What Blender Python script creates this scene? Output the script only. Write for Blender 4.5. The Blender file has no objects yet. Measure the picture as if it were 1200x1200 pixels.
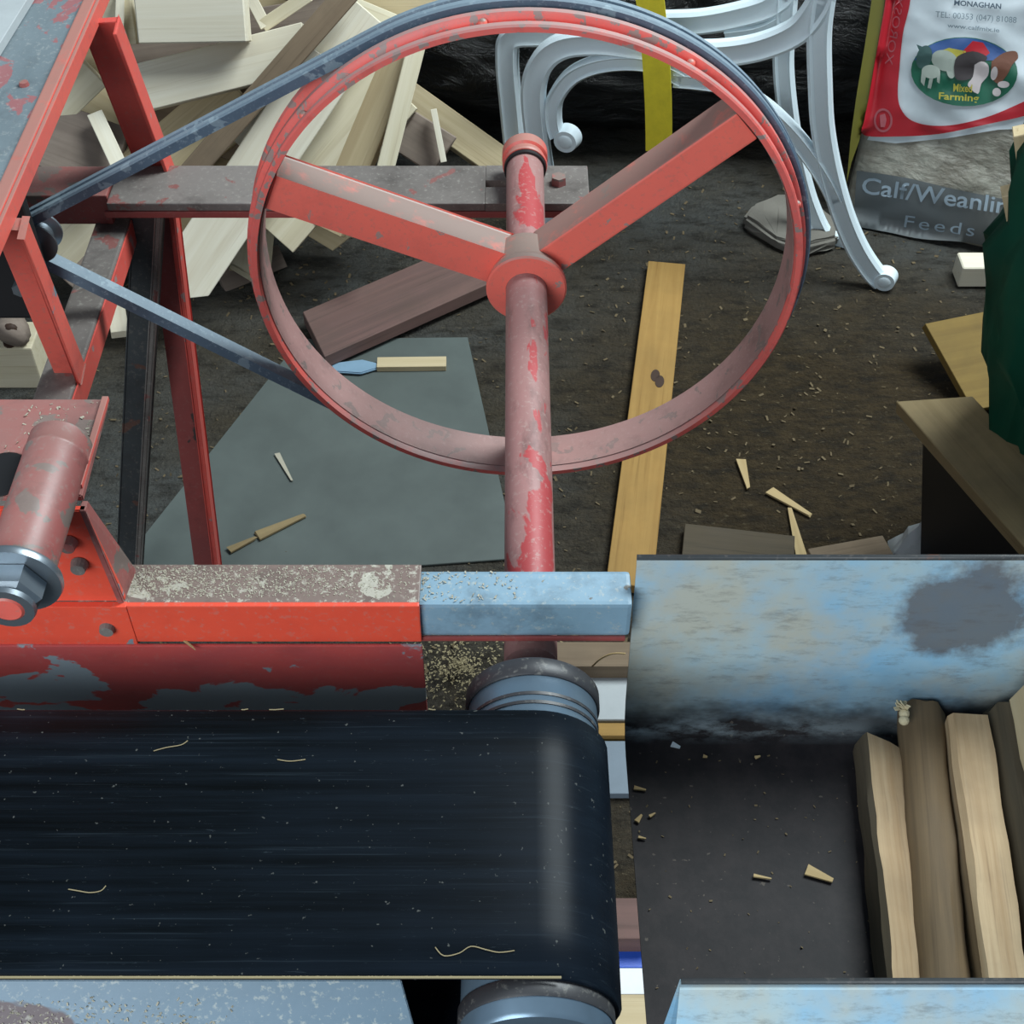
import bpy, bmesh, math, random
from mathutils import Vector, Matrix, noise
from mathutils.bvhtree import BVHTree
random.seed(7)
SC = bpy.context.scene
COL = SC.collection
V = Vector
PI = math.pi

# ------------------------------------------------------------------ camera
FPX = 1600.0
PITCH = math.atan(1700 / 1600.0)
CAM = V((0, 0, 1.76))
cs, sn = math.cos(PITCH), math.sin(PITCH)
def ray(px, py):
    u = (px - 600) / FPX; v = (600 - py) / FPX
    return V((u, cs + v * sn, -sn + v * cs))
def onz(px, py, z):
    r = ray(px, py); return CAM + r * ((z - CAM.z) / r.z)
def ony(px, py, y):
    r = ray(px, py); return CAM + r * ((y - CAM.y) / r.y)
def onplane(px, py, p0, n):
    r = ray(px, py); return CAM + r * ((V(p0) - CAM).dot(n) / r.dot(n))
cd = bpy.data.cameras.new('camera'); cam = bpy.data.objects.new('camera', cd); COL.objects.link(cam)
cam.location = CAM; cam.rotation_euler = (PI / 2 - PITCH, 0, 0)
cd.sensor_width = 36; cd.lens = 36 * FPX / 1200; cd.clip_start = 0.02
SC.camera = cam

# ------------------------------------------------------------------ materials
class NT:
    def __init__(s, name):
        s.m = bpy.data.materials.new(name); s.m.use_nodes = True
        s.t = s.m.node_tree; s.t.nodes.clear()
        s.out = s.n('ShaderNodeOutputMaterial'); s.b = s.n('ShaderNodeBsdfPrincipled')
        s.l(s.b.outputs[0], s.out.inputs[0]); s.tc = s.n('ShaderNodeTexCoord')
        s.co = s.tc.outputs['Object']
    def n(s, t, **k):
        x = s.t.nodes.new(t)
        for a, b in k.items(): setattr(x, a, b)
        return x
    def l(s, a, b): s.t.links.new(a, b)
    def mapping(s, scale, rot=(0, 0, 0), loc=(0, 0, 0)):
        x = s.n('ShaderNodeMapping'); s.l(s.co, x.inputs[0])
        x.inputs['Scale'].default_value = scale; x.inputs['Rotation'].default_value = rot; x.inputs['Location'].default_value = loc
        return x.outputs[0]
    def noise(s, scale, detail=4, rough=.55, vec=None, dist=0):
        x = s.n('ShaderNodeTexNoise'); s.l(vec or s.co, x.inputs['Vector'])
        x.inputs['Scale'].default_value = scale; x.inputs['Detail'].default_value = detail
        x.inputs['Roughness'].default_value = rough; x.inputs['Distortion'].default_value = dist
        return x.outputs['Fac']
    def ramp(s, fac, lo, hi):
        x = s.n('ShaderNodeMapRange'); s.l(fac, x.inputs[0])
        x.inputs[1].default_value = lo; x.inputs[2].default_value = hi
        return x.outputs[0]
    def mul(s, a, b, op='MULTIPLY'):
        x = s.n('ShaderNodeMath', operation=op); x.use_clamp = True
        for i, q in enumerate((a, b)):
            if isinstance(q, (int, float)): x.inputs[i].default_value = q
            else: s.l(q, x.inputs[i])
        return x.outputs[0]
    def mix(s, fac, a, b):
        x = s.n('ShaderNodeMix', data_type='RGBA')
        if isinstance(fac, (int, float)): x.inputs[0].default_value = fac
        else: s.l(fac, x.inputs[0])
        for i, q in ((6, a), (7, b)):
            if isinstance(q, (tuple, list)): x.inputs[i].default_value = (*q[:3], 1)
            else: s.l(q, x.inputs[i])
        return x.outputs[2]
    def upness(s, lo, hi):
        g = s.n('ShaderNodeNewGeometry'); sp = s.n('ShaderNodeSeparateXYZ'); s.l(g.outputs['Normal'], sp.inputs[0])
        return s.ramp(sp.outputs[2], lo, hi)
    def bump(s, fac, strength, dist=.002):
        x = s.n('ShaderNodeBump'); x.inputs['Strength'].default_value = strength; x.inputs['Distance'].default_value = dist
        s.l(fac, x.inputs['Height']); s.l(x.outputs[0], s.b.inputs['Normal'])
    def done(s, col, rough=.6, metal=0, spec=.5):
        if isinstance(col, (tuple, list)): s.b.inputs['Base Color'].default_value = (*col[:3], 1)
        else: s.l(col, s.b.inputs['Base Color'])
        if isinstance(rough, (int, float)): s.b.inputs['Roughness'].default_value = rough
        else: s.l(rough, s.b.inputs['Roughness'])
        s.b.inputs['Metallic'].default_value = metal
        s.b.inputs['Specular IOR Level'].default_value = spec
        return s.m

def S(r, g, b):  # sRGB 0-255 -> linear
    f = lambda c: (c / 255 / 12.92) if c / 255 < .04045 else ((c / 255 + .055) / 1.055) ** 2.4
    return (f(r), f(g), f(b))

def paint(name, base, base2, chip, chipamt, dust, dustcol=S(150, 140, 130), rough=.45, cscale=14, stretch=(1, 1, 1), grime=.25, grimecol=S(45, 38, 36), updust=None, edge=None):
    t = NT(name)
    v = t.mapping(stretch)
    c = t.mix(t.ramp(t.noise(6, 5, .6, v), .35, .65), base, base2)
    c = t.mix(t.mul(t.ramp(t.noise(22, 6, .7, v), .52, .75), grime), c, grimecol)
    if chipamt > 0:
        nz = t.noise(cscale, 5, .55, v, .4)
        if edge:   # flaking is worst along the rubbed lower edge (local z)
            sp = t.n('ShaderNodeSeparateXYZ'); t.l(t.co, sp.inputs[0])
            nz = t.mul(nz, t.mul(t.ramp(sp.outputs[2], edge[0], edge[1]), edge[2]), 'ADD')
        f = t.ramp(nz, .72 - chipamt, .735 - chipamt)
        c = t.mix(f, c, chip)
    if updust:
        f = t.mul(t.upness(.45, .8), t.ramp(t.noise(24, 6, .7), .12, .46)); f = t.mul(f, updust)
        c = t.mix(f, c, dustcol)
    if dust > 0:
        f = t.mul(t.ramp(t.noise(160, 3, .7), .56, .68), dust)
        c = t.mix(f, c, dustcol)
    t.bump(t.noise(60, 5, .6), .25, .001)
    return t.done(c, rough)

def wood(name, c1, c2, dark, rough=.75, dirt=0.0, dirtcol=S(80, 72, 62), gs=1.0):
    t = NT(name)
    oi = t.n('ShaderNodeObjectInfo')
    add = t.n('ShaderNodeVectorMath', operation='ADD'); t.l(t.co, add.inputs[0])
    mx = t.n('ShaderNodeVectorMath', operation='SCALE'); mx.inputs[0].default_value = (7, 3, 5); t.l(oi.outputs['Random'], mx.inputs['Scale'])
    t.l(mx.outputs[0], add.inputs[1]); t.co = add.outputs[0]
    v = t.mapping((1.5, 38 * gs, 38 * gs))
    g = t.noise(1.6, 5, .6, v, .6)
    v2 = t.mapping((3, 120, 120)); g2 = t.noise(1.5, 3, .6, v2)
    c = t.mix(t.ramp(g, .3, .7), c1, c2)
    c = t.mix(t.mul(t.ramp(g2, .58, .75), .5), c, dark)
    # rings seen as broad darker growth bands
    c = t.mix(t.mul(t.ramp(t.noise(.9, 2, .5, t.mapping((1.2, 16, 16)), 1.2), .55, .72), .35), c, dark)
    c = t.mix(t.mul(t.ramp(oi.outputs['Random'], 0, 1), .22), c, dark)
    if dirt:
        c = t.mix(t.mul(t.ramp(t.noise(9, 5, .65), .4, .7), dirt), c, dirtcol)
    t.bump(g2, .25, .001)
    return t.done(c, rough, spec=.3)

def plain(name, col, rough=.6, metal=0, bump=.15, bscale=80, var=.25, var2=None, spec=.5):
    t = NT(name)
    c = t.mix(t.mul(t.ramp(t.noise(bscale / 6, 5, .65), .35, .7), var), col, var2 or tuple(x * .45 for x in col))
    t.bump(t.noise(bscale, 4, .6), bump, .001)
    return t.done(c, rough, metal, spec)

RED, RED2, DKRED = S(224, 100, 86), S(208, 94, 86), S(120, 38, 40)
PRIMER = S(118, 132, 140)
M = {}
M['red'] = paint('worn_red_paint', RED, RED2, PRIMER, .03, .35, updust=.75, dustcol=S(150, 122, 112), grime=.3)
M['red_bright'] = paint('bright_red_paint', S(228, 84, 60), S(216, 76, 58), PRIMER, .06, .25, cscale=22, grime=.12)
M['red_dusty'] = paint('dusty_red_paint', S(164, 84, 80), S(144, 90, 86), S(116, 102, 96), .17, .4, dustcol=S(150, 130, 122), cscale=30, grime=.6, updust=.3)
M['red_flaked'] = paint('flaked_red_panel_paint', S(168, 76, 78), S(204, 80, 72), S(138, 150, 158), .10, .12, cscale=17, stretch=(.6, 1, 1.1), grime=.2, edge=(.780, .700, .24))
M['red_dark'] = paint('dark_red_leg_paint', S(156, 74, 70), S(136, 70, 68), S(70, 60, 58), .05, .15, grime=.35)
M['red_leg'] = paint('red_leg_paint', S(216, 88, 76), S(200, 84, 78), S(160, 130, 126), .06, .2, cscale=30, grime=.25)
M['wheel_red'] = paint('pulley_red_paint', S(240, 112, 96), S(228, 108, 96), S(168, 134, 126), .06, .25, dustcol=S(136, 120, 112), cscale=40, grime=.15, updust=.97)
M['wheel_rim'] = paint('pulley_rim_paint', S(232, 104, 94), S(214, 100, 94), S(150, 128, 122), .15, .3, dustcol=S(158, 132, 128), cscale=48, grime=.4, updust=.9)
M['rim_inner'] = paint('dusty_mauve_rim_paint', S(162, 124, 120), S(144, 110, 106), S(120, 104, 100), .12, .35, dustcol=S(176, 150, 144), cscale=40, grime=.45, updust=.3)
M['dust_top'] = paint('sawdust_caked_red_metal', S(128, 112, 104), S(112, 92, 86), S(170, 165, 152), .12, .8, dustcol=S(190, 186, 172), cscale=40, grime=.5)
M['table'] = paint('worn_blue_grey_table_paint', S(118, 130, 136), S(104, 116, 122), S(150, 98, 100), .17, .25, dustcol=S(190, 190, 185), cscale=17, stretch=(1.6, .7, 1), grime=.35)
M['blue'] = paint('blue_grey_rail_paint', S(136, 166, 186), S(112, 140, 156), S(100, 98, 92), .10, .6, dustcol=S(170, 175, 170), cscale=20, grime=.45)
M['blue_panel'] = paint('blue_grey_panel_paint', S(108, 132, 150), S(98, 122, 138), S(84, 68, 72), .15, .4, dustcol=S(205, 205, 190), cscale=9, stretch=(.6, 1, 1), grime=.12)
M['grey_steel'] = paint('grimy_grey_steel', S(122, 116, 112), S(98, 92, 88), S(128, 84, 80), .12, .4, dustcol=S(160, 156, 148), cscale=16, grime=.5)
M['shaft'] = paint('dusty_mauve_shaft_paint', S(166, 120, 118), S(150, 112, 108), S(168, 66, 68), .14, .4, dustcol=S(176, 158, 150), cscale=16, stretch=(1.4, .5, 1.4), grime=.6)
M['dark_steel'] = paint('dark_grey_steel', S(66, 70, 72), S(54, 56, 58), S(90, 64, 56), .06, .2, grime=.4)
M['drum'] = plain('drum_blue_steel', S(116, 138, 156), .32, .55, .1, 40, .45, S(70, 80, 92))
M['drum_ring'] = paint('knurled_rubber_ring', S(62, 62, 64), S(48, 48, 52), S(100, 104, 108), .08, .4, dustcol=S(130, 128, 122))
M['zinc'] = plain('zinc_plated_steel', S(150, 160, 168), .36, .85, .1, 60, .35)
M['rubber'] = paint('dusty_grey_rubber_belt', S(92, 110, 126), S(76, 94, 112), S(120, 138, 150), .12, .35, dustcol=S(160, 176, 184), rough=.5, cscale=20, grime=.3, grimecol=S(50, 60, 72), updust=.35)
M['motor'] = plain('dark_motor_casting', S(30, 30, 32), .5, .2)

def belt_mat():
    t = NT('black_conveyor_rubber')
    v = t.mapping((1.0, 34, 8)); v2 = t.mapping((5, 40, 10)); v3 = t.mapping((2.5, 150, 20))
    c = t.mix(t.ramp(t.noise(2, 6, .65, v), .38, .68), S(5, 8, 10), S(17, 24, 31))
    c = t.mix(t.mul(t.ramp(t.noise(3, 4, .5), .48, .72), .6), c, S(22, 30, 40))
    c = t.mix(t.mul(t.ramp(t.noise(2.2, 4, .6, v3), .6, .72), .35), c, S(46, 56, 64))
    f = t.mul(t.ramp(t.noise(12, 7, .78, v2, .6), .63, .72), .5)
    c = t.mix(f, c, S(74, 86, 94))
    f = t.mul(t.ramp(t.noise(180, 2, .6), .69, .74), .45)
    c = t.mix(f, c, S(110, 112, 108))
    t.bump(t.noise(2.5, 5, .6, v), .1, .001)
    return t.done(c, .36, spec=.07)
M['belt'] = belt_mat()

def trough_mat():
    t = NT('worn_blue_trough_paint')
    c = t.mix(t.ramp(t.noise(7, 5, .6), .38, .62), S(132, 180, 212), S(164, 192, 204))
    c = t.mix(t.mul(t.ramp(t.noise(9, 5, .6, t.mapping((1, 1, 1), loc=(3, 1, 7))), .4, .62), .8), c, S(184, 178, 158))
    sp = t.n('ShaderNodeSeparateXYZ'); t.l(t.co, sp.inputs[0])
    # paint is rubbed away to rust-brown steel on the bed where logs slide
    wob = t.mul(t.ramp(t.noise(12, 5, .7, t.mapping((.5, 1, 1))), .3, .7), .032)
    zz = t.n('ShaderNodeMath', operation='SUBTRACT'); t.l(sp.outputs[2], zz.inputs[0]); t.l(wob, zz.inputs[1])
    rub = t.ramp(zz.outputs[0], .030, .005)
    wall_shade = t.mul(t.ramp(zz.outputs[0], .085, .012), .7)  # wall darkens towards the bed: trough shade painted over the worn paint
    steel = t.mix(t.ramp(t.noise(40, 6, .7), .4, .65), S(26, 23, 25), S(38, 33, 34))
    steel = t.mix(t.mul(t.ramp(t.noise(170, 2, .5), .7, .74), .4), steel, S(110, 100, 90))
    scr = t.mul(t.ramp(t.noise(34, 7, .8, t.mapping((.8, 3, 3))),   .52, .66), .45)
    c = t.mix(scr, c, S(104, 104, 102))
    c = t.mix(wall_shade, c, S(66, 72, 78))
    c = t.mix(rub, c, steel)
    # worn pale streak along the fold, its bend highlight painted into the colour
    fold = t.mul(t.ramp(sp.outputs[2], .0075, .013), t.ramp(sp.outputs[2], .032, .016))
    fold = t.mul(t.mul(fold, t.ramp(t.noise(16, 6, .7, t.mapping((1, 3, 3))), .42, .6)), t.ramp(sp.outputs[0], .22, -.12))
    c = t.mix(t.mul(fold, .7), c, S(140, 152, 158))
    # a burnt, oily patch on the back wall
    d = t.n('ShaderNodeVectorMath', operation='DISTANCE'); t.l(t.co, d.inputs[0]); d.inputs[1].default_value = (.105, .365, .158)
    dn = t.n('ShaderNodeMath', operation='MULTIPLY_ADD'); t.l(t.noise(26, 5, .65), dn.inputs[0]); dn.inputs[1].default_value = .075; t.l(d.outputs[1], dn.inputs[2])
    c = t.mix(t.mul(t.ramp(dn.outputs[0], .104, .084), .8), c, S(92, 85, 84))
    t.bump(t.noise(50, 6, .65), .3, .001)
    return t.done(c, .58, spec=.2)
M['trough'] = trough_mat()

M['w_pale'] = wood('pale_fresh_pine', S(222, 214, 190), S(208, 198, 168), S(168, 150, 118))
M['w_white'] = wood('whitish_fresh_pine', S(232, 227, 210), S(220, 212, 190), S(186, 170, 142))
M['w_tan'] = wood('tan_pine', S(200, 184, 150), S(184, 166, 130), S(140, 118, 86))
M['w_brown'] = wood('weathered_brown_wood', S(142, 124, 102), S(124, 106, 86), S(88, 74, 60), dirt=.3)
M['w_redbrown'] = wood('reddish_brown_hardwood', S(120, 92, 86), S(104, 82, 78), S(76, 60, 56), dirt=.3)
M['w_greybrown'] = wood('grey_brown_bark_wood', S(146, 132, 120), S(128, 114, 104), S(96, 82, 74), dirt=.25)
M['w_dim'] = wood('dusty_tan_wood', S(154, 136, 100), S(136, 118, 84), S(104, 86, 58), dirt=.35)
M['w_ochre'] = wood('ochre_board', S(140, 116, 60), S(126, 102, 52), S(90, 70, 36), dirt=.3, dirtcol=S(80, 68, 42))
M['w_yellow'] = wood('yellow_pine', S(176, 140, 80), S(160, 124, 68), S(116, 84, 42), dirt=.25, dirtcol=S(100, 84, 52))
M['w_log'] = wood('split_log_heartwood', S(196, 172, 138), S(160, 132, 98), S(104, 80, 58), dirt=.3, gs=1.4)
M['w_dull'] = wood('dull_brown_log_wood', S(118, 98, 72), S(92, 76, 56), S(64, 50, 38), dirt=.4, gs=1.2)
M['w_bark'] = wood('dark_log_bark', S(92, 80, 62), S(72, 64, 50), S(44, 40, 32), dirt=.4)
M['knot'] = plain('dark_knot', S(60, 40, 28), .7)

def floor_mat():
    t = NT('dirty_concrete_floor')
    c = t.mix(t.ramp(t.noise(2.2, 6, .65), .35, .65), S(78, 70, 56), S(92, 94, 92))
    # trodden in earth and bark, mostly on the right hand side
    sp = t.n('ShaderNodeSeparateXYZ'); t.l(t.co, sp.inputs[0])
    xx = t.n('ShaderNodeMath', operation='MULTIPLY_ADD'); t.l(t.noise(3, 5, .6), xx.inputs[0]); xx.inputs[1].default_value = .9; t.l(sp.outputs[0], xx.inputs[2])
    side = t.ramp(xx.outputs[0], .25, .85)
    yy = t.n('ShaderNodeMath', operation='MULTIPLY_ADD'); t.l(t.noise(3, 5, .6), yy.inputs[0]); yy.inputs[1].default_value = .8; t.l(sp.outputs[1], yy.inputs[2])
    near = t.ramp(yy.outputs[0], 2.95, 2.45)
    soil = t.mix(t.ramp(t.noise(24, 6, .75, t.mapping((1, 2.2, 1))), .35, .65), S(52, 43, 29), S(82, 68, 46))
    c = t.mix(t.mul(side, near), c, soil)
    c = t.mix(t.mul(t.ramp(t.noise(14, 6, .7, t.mapping((1, 2.5, 1))), .48, .66), .8), c, S(40, 36, 30))
    c = t.mix(t.mul(t.ramp(t.noise(60, 4, .7, t.mapping((1, 2, 1))), .6, .7), .5), c, S(134, 122, 98))
    h = t.n('ShaderNodeMath', operation='ADD'); t.l(t.noise(22, 8, .75, t.mapping((1, 2.0, 1))), h.inputs[0]); t.l(t.noise(90, 4, .7), h.inputs[1])
    t.bump(h.outputs[0], 1.0, .02)
    return t.done(c, .85, spec=.25)
M['floor'] = floor_mat()
M['sheet'] = plain('grey_green_sheet', S(92, 100, 97), .42, 0, .05, 30, .6, S(68, 74, 72))
M['wall'] = plain('rough_concrete_wall', S(120, 118, 112), .9, 0, .5, 20, .4)
def tarp_mat():
    t = NT('black_silage_plastic')
    c = t.mix(t.ramp(t.noise(8, 4, .6), .4, .7), S(10, 12, 14), S(20, 23, 26))
    t.bump(t.noise(8, 8, .68, t.mapping((1, 1.6, 2.2)), 1.0), .9, .05)
    return t.done(c, .3, spec=.6)
M['tarp'] = tarp_mat()
M['white_cast'] = plain('white_painted_cast_iron', S(226, 240, 246), .35, 0, .1, 40, .2, S(180, 200, 210))
M['strap'] = plain('yellow_webbing', S(248, 230, 60), .6, 0, .3, 300, .25)
def sack_mat():
    t = NT('clear_dusty_sack_plastic')
    c = t.mix(t.ramp(t.noise(12, 5, .65), .38, .65), S(172, 170, 158), S(134, 128, 116))
    c = t.mix(t.mul(t.ramp(t.noise(30, 6, .75), .5, .7), .6), c, S(96, 92, 84))
    t.bump(t.noise(16, 5, .6, t.mapping((1, 1, 2.0)), .2), .5, .012)
    return t.done(c, .32)
M['sack'] = sack_mat()
M['p_white'] = plain('printed_white', S(206, 216, 222), .35, 0, .3, 20, .2, S(176, 188, 194))
M['p_red'] = plain('printed_red', S(184, 36, 48), .35, 0, .3, 20, .35, S(128, 34, 44))
M['p_yellow'] = plain('printed_yellow', S(128, 122, 48), .5, 0, .3, 20, .6, S(86, 88, 42))
M['p_slate'] = plain('printed_slate', S(112, 120, 124), .4, 0, .4, 14, .6, S(112, 108, 100))
M['p_green'] = plain('printed_green', S(30, 104, 80), .4)
M['p_blue'] = plain('printed_blue', S(56, 92, 152), .4)
M['p_ink'] = plain('printed_ink', S(70, 88, 104), .5)
M['p_faint'] = plain('printed_faint_ink', S(132, 148, 158), .5)
M['p_pink'] = plain('printed_pale_red', S(176, 92, 100), .5)
M['p_letter'] = plain('printed_pale_letters', S(172, 190, 204), .4)
M['p_sheep'] = plain('printed_sheep_grey', S(166, 176, 166), .5)
M['p_sheepdark'] = plain('printed_dark_teal', S(60, 92, 90), .5)
M['p_cowdark'] = plain('printed_cow_dark', S(60, 54, 56), .5)
M['p_cowbrown'] = plain('printed_cow_brown', S(122, 78, 60), .5)
M['p_cowwhite'] = plain('printed_cow_white', S(206, 196, 196), .5)
M['p_gold'] = plain('printed_gold', S(186, 176, 70), .5)
M['green_bag'] = plain('dark_green_woven_plastic', S(18, 88, 68), .45, 0, .4, 40, .5, S(10, 58, 48))
M['bucket'] = plain('black_rubber_bucket', S(18, 18, 20), .5)
M['stone'] = plain('grey_stone', S(116, 112, 104), .9, 0, .8, 30, .5)
M['foil'] = plain('crumpled_clear_wrap', S(190, 196, 198), .2, .2, .6, 60, .4)
M['paleboard'] = plain('pale_grey_board', S(176, 182, 184), .6)
M['bluegreyboard'] = plain('blue_grey_board', S(120, 134, 146), .6)
M['bluefilm'] = plain('royal_blue_film', S(40, 84, 190), .35)
M['whitefilm'] = plain('white_film', S(220, 222, 224), .4)
M['lightblue'] = plain('light_blue_plastic', S(130, 160, 182), .4)
M['chip'] = plain('pale_sawdust', S(196, 184, 152), .8)
M['chip_dark'] = plain('brown_shavings', S(104, 90, 66), .9)
M['chip_dim'] = plain('dull_sawdust', S(150, 138, 106), .9)
M['chip_grey'] = plain('grey_sawdust', S(176, 170, 152), .9)
M['shaving'] = wood('wood_shaving', S(186, 164, 122), S(166, 142, 100), S(140, 112, 70))

# ------------------------------------------------------------------ mesh helpers
def bx(bm, c, s, rot=None, bevel=0):
    r = bmesh.ops.create_cube(bm, size=1)
    vs = r['verts']
    for v in vs:
        p = V((v.co.x * s[0], v.co.y * s[1], v.co.z * s[2]))
        v.co = (rot @ p if rot else p) + V(c)
    if bevel:
        es = list({e for v in vs for e in v.link_edges})
        bmesh.ops.bevel(bm, geom=es, offset=bevel, segments=2, affect='EDGES', profile=.6)
def bx2(bm, lo, hi, bevel=.0015):
    lo, hi = V(lo), V(hi); bx(bm, (lo + hi) / 2, hi - lo, None, bevel)
def frame_rot(d, up=V((0, 0, 1))):
    x = d.normalized(); z = (up - x * up.dot(x)).normalized(); y = z.cross(x)
    return Matrix((x, y, z)).transposed()
def bar(bm, a, b, w, h, up=V((0, 0, 1)), bevel=.0015):
    a, b = V(a), V(b); R = frame_rot(b - a, up)
    bx(bm, (a + b) / 2, ((b - a).length, w, h), R, bevel)
def prism(bm, pts, ext, bevel=0):
    """polygon pts (3D, planar) extruded by vector ext"""
    ext = V(ext); n = len(pts)
    a = [bm.verts.new(V(p)) for p in pts]; b = [bm.verts.new(V(p) + ext) for p in pts]
    fs = [bm.faces.new(a[::-1]), bm.faces.new(b)]
    for i in range(n): fs.append(bm.faces.new((a[i], a[(i + 1) % n], b[(i + 1) % n], b[i])))
    bmesh.ops.recalc_face_normals(bm, faces=fs)
    if bevel:
        es = list({e for f in fs for e in f.edges})
        bmesh.ops.bevel(bm, geom=es, offset=bevel, segments=2, affect='EDGES')
def lathe_y(bm, prof, cx, y0, cz, seg=64, closed=True):
    """prof: list of (a, r): a along +Y"""
    rings = []
    for a, r in prof:
        rings.append([bm.verts.new((cx + r * math.cos(2 * PI * i / seg), y0 + a, cz + r * math.sin(2 * PI * i / seg))) for i in range(seg)])
    n = len(rings); fs = []
    for k in range(n if closed else n - 1):
        A, B = rings[k], rings[(k + 1) % n]
        for i in range(seg):
            j = (i + 1) % seg
            fs.append(bm.faces.new((A[i], A[j], B[j], B[i])))
    if not closed:
        fs.append(bm.faces.new(rings[0])); fs.append(bm.faces.new(rings[-1]))
    bmesh.ops.recalc_face_normals(bm, faces=fs)
def sweep(bm, path, prof, ups=None, closed=False, cap=True, scales=None):
    """prof list of (u,v): u along side, v along up"""
    n = len(path); rings = []
    for i, p in enumerate(path):
        p = V(p)
        if closed: d = V(path[(i + 1) % n]) - V(path[i - 1])
        else: d = V(path[min(i + 1, n - 1)]) - V(path[max(i - 1, 0)])
        d.normalize()
        up = V(ups[i]) if ups and isinstance(ups, list) else V(ups or (0, 0, 1))
        side = d.cross(up).normalized(); u2 = side.cross(d).normalized()
        k = scales[i] if scales else 1
        rings.append([bm.verts.new(p + side * a * k + u2 * b * k) for a, b in prof])
    m = len(prof); fs = []
    for i in range(n if closed else n - 1):
        A, B = rings[i], rings[(i + 1) % n]
        for j in range(m):
            q = (j + 1) % m
            fs.append(bm.faces.new((A[j], A[q], B[q], B[j])))
    if cap and not closed:
        fs.append(bm.faces.new(rings[0])); fs.append(bm.faces.new(rings[-1]))
    bmesh.ops.recalc_face_normals(bm, faces=fs)
def circ(r, n=12, ry=None): return [(r * math.cos(2 * PI * i / n), (ry or r) * math.sin(2 * PI * i / n)) for i in range(n)]
def spline(pts, sub=8, closed=False):
    out = []; n = len(pts)
    for i in range(n if closed else n - 1):
        p = [V(pts[(i + k) % n] if closed else pts[min(max(i + k, 0), n - 1)]) for k in (-1, 0, 1, 2)]
        for s in range(sub):
            t = s / sub
            out.append(.5 * (2 * p[1] + (p[2] - p[0]) * t + (2 * p[0] - 5 * p[1] + 4 * p[2] - p[3]) * t * t + (3 * p[1] - p[0] - 3 * p[2] + p[3]) * t ** 3))
    if not closed: out.append(V(pts[-1]))
    return out

def loc_of(o): return o.matrix_world.translation if o else V((0, 0, 0))
WLOC = {}
def obj(name, bm, mat, parent=None, smooth=None, label=None, origin=None):
    if parent: L = WLOC[parent.name]
    elif origin: L = V(origin)
    else:
        c = [v.co for v in bm.verts]
        L = V(((min(v.x for v in c) + max(v.x for v in c)) / 2, (min(v.y for v in c) + max(v.y for v in c)) / 2, min(v.z for v in c)))
    for v in bm.verts: v.co -= L
    me = bpy.data.meshes.new(name); bm.to_mesh(me); bm.free()
    me.materials.append(M[mat] if isinstance(mat, str) else mat)
    if smooth is not None:
        for p in me.polygons: p.use_smooth = True
        if smooth > 0:
            me.set_sharp_from_angle(angle=math.radians(smooth))
    o = bpy.data.objects.new(name, me); COL.objects.link(o)
    if parent: o.parent = parent
    else: o.location = L
    WLOC[o.name] = L
    if label: o['label'] = label
    return o
def tag(o, label, cat, group=None, kind=None):
    if label: o['label'] = label
    if cat: o['category'] = cat
    if group: o['group'] = group
    if kind: o['kind'] = kind
    return o
def thing(name, label, cat, loc, group=None):
    o = bpy.data.objects.new(name, None); COL.objects.link(o); o.location = loc; o.empty_display_size = .05
    WLOC[o.name] = V(loc); return tag(o, label, cat, group)
def B(): return bmesh.new()

# ------------------------------------------------------------------ the shed
bm = B(); bmesh.ops.create_grid(bm, x_segments=40, y_segments=40, size=1)
for v in bm.verts: v.co = V((v.co.x * 3, 1.4 + v.co.y * 3, 0))
tag(obj('floor', bm, 'floor', origin=(0, 0, 0)), None, None, kind='structure')
bm = B(); bx2(bm, (-3, 4.4, 0), (3, 4.55, 2.8), 0)
tag(obj('wall_back', bm, 'wall'), None, None, kind='structure')

# loose chips trodden into the floor (uncountable)
def flakes(bm, n, place, smin, smax):
    for _ in range(n):
        p = place()
        if p is None: continue
        s = random.uniform(smin, smax); w = s * random.uniform(.25, .6)
        R = Matrix.Rotation(random.uniform(0, PI), 3, 'Z') @ Matrix.Rotation(random.gauss(0, .35), 3, 'Y') @ Matrix.Rotation(random.gauss(0, .25), 3, 'X')
        bx(bm, V(p) + V((0, 0, s * .1)), (s, w, s * .08), R)
def pl_floor():
    return (random.uniform(-.9, 1.3), random.uniform(.7, 2.7), .001)
bm = B(); flakes(bm, 2600, pl_floor, .003, .011)
tag(obj('floor_shavings', bm, 'chip_dark'), 'brown wood shavings and bark crumbs strewn over the concrete floor', 'wood shavings', kind='stuff')
bm = B()
def pl_heap():
    c = onz(540, 790, 0); a = abs(random.gauss(0, .07))
    th = random.uniform(0, 2 * PI); return (c.x + 1.3 * a * math.cos(th), c.y + a * math.sin(th), max(0, .03 - a * .25) * random.uniform(.6, 1))
flakes(bm, 1100, pl_heap, .0015, .0055)
tag(obj('sawdust_heap', bm, 'chip_dim'), 'small pale heap of sawdust on the floor under the machine, left of the drum', 'sawdust', kind='stuff')

# ------------------------------------------------------------------ machine frame
MF = thing('machine_frame', 'worn red and blue-grey steel frame of the wood machine with legs, rails and side table', 'machine frame', (-.3, 1.1, 0))
# blue rail (box section) with a chamfered front
bm = B(); bx2(bm, (-.60, .747, .806), (.104, .786, .850), .004)
obj('cross_rail', bm, 'blue', MF)
bm = B(); bx2(bm, (-.09, .7445, .802), (.10, .7475, .807), .0008); obj('rail_edge', bm, 'red_dark', MF)
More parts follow.
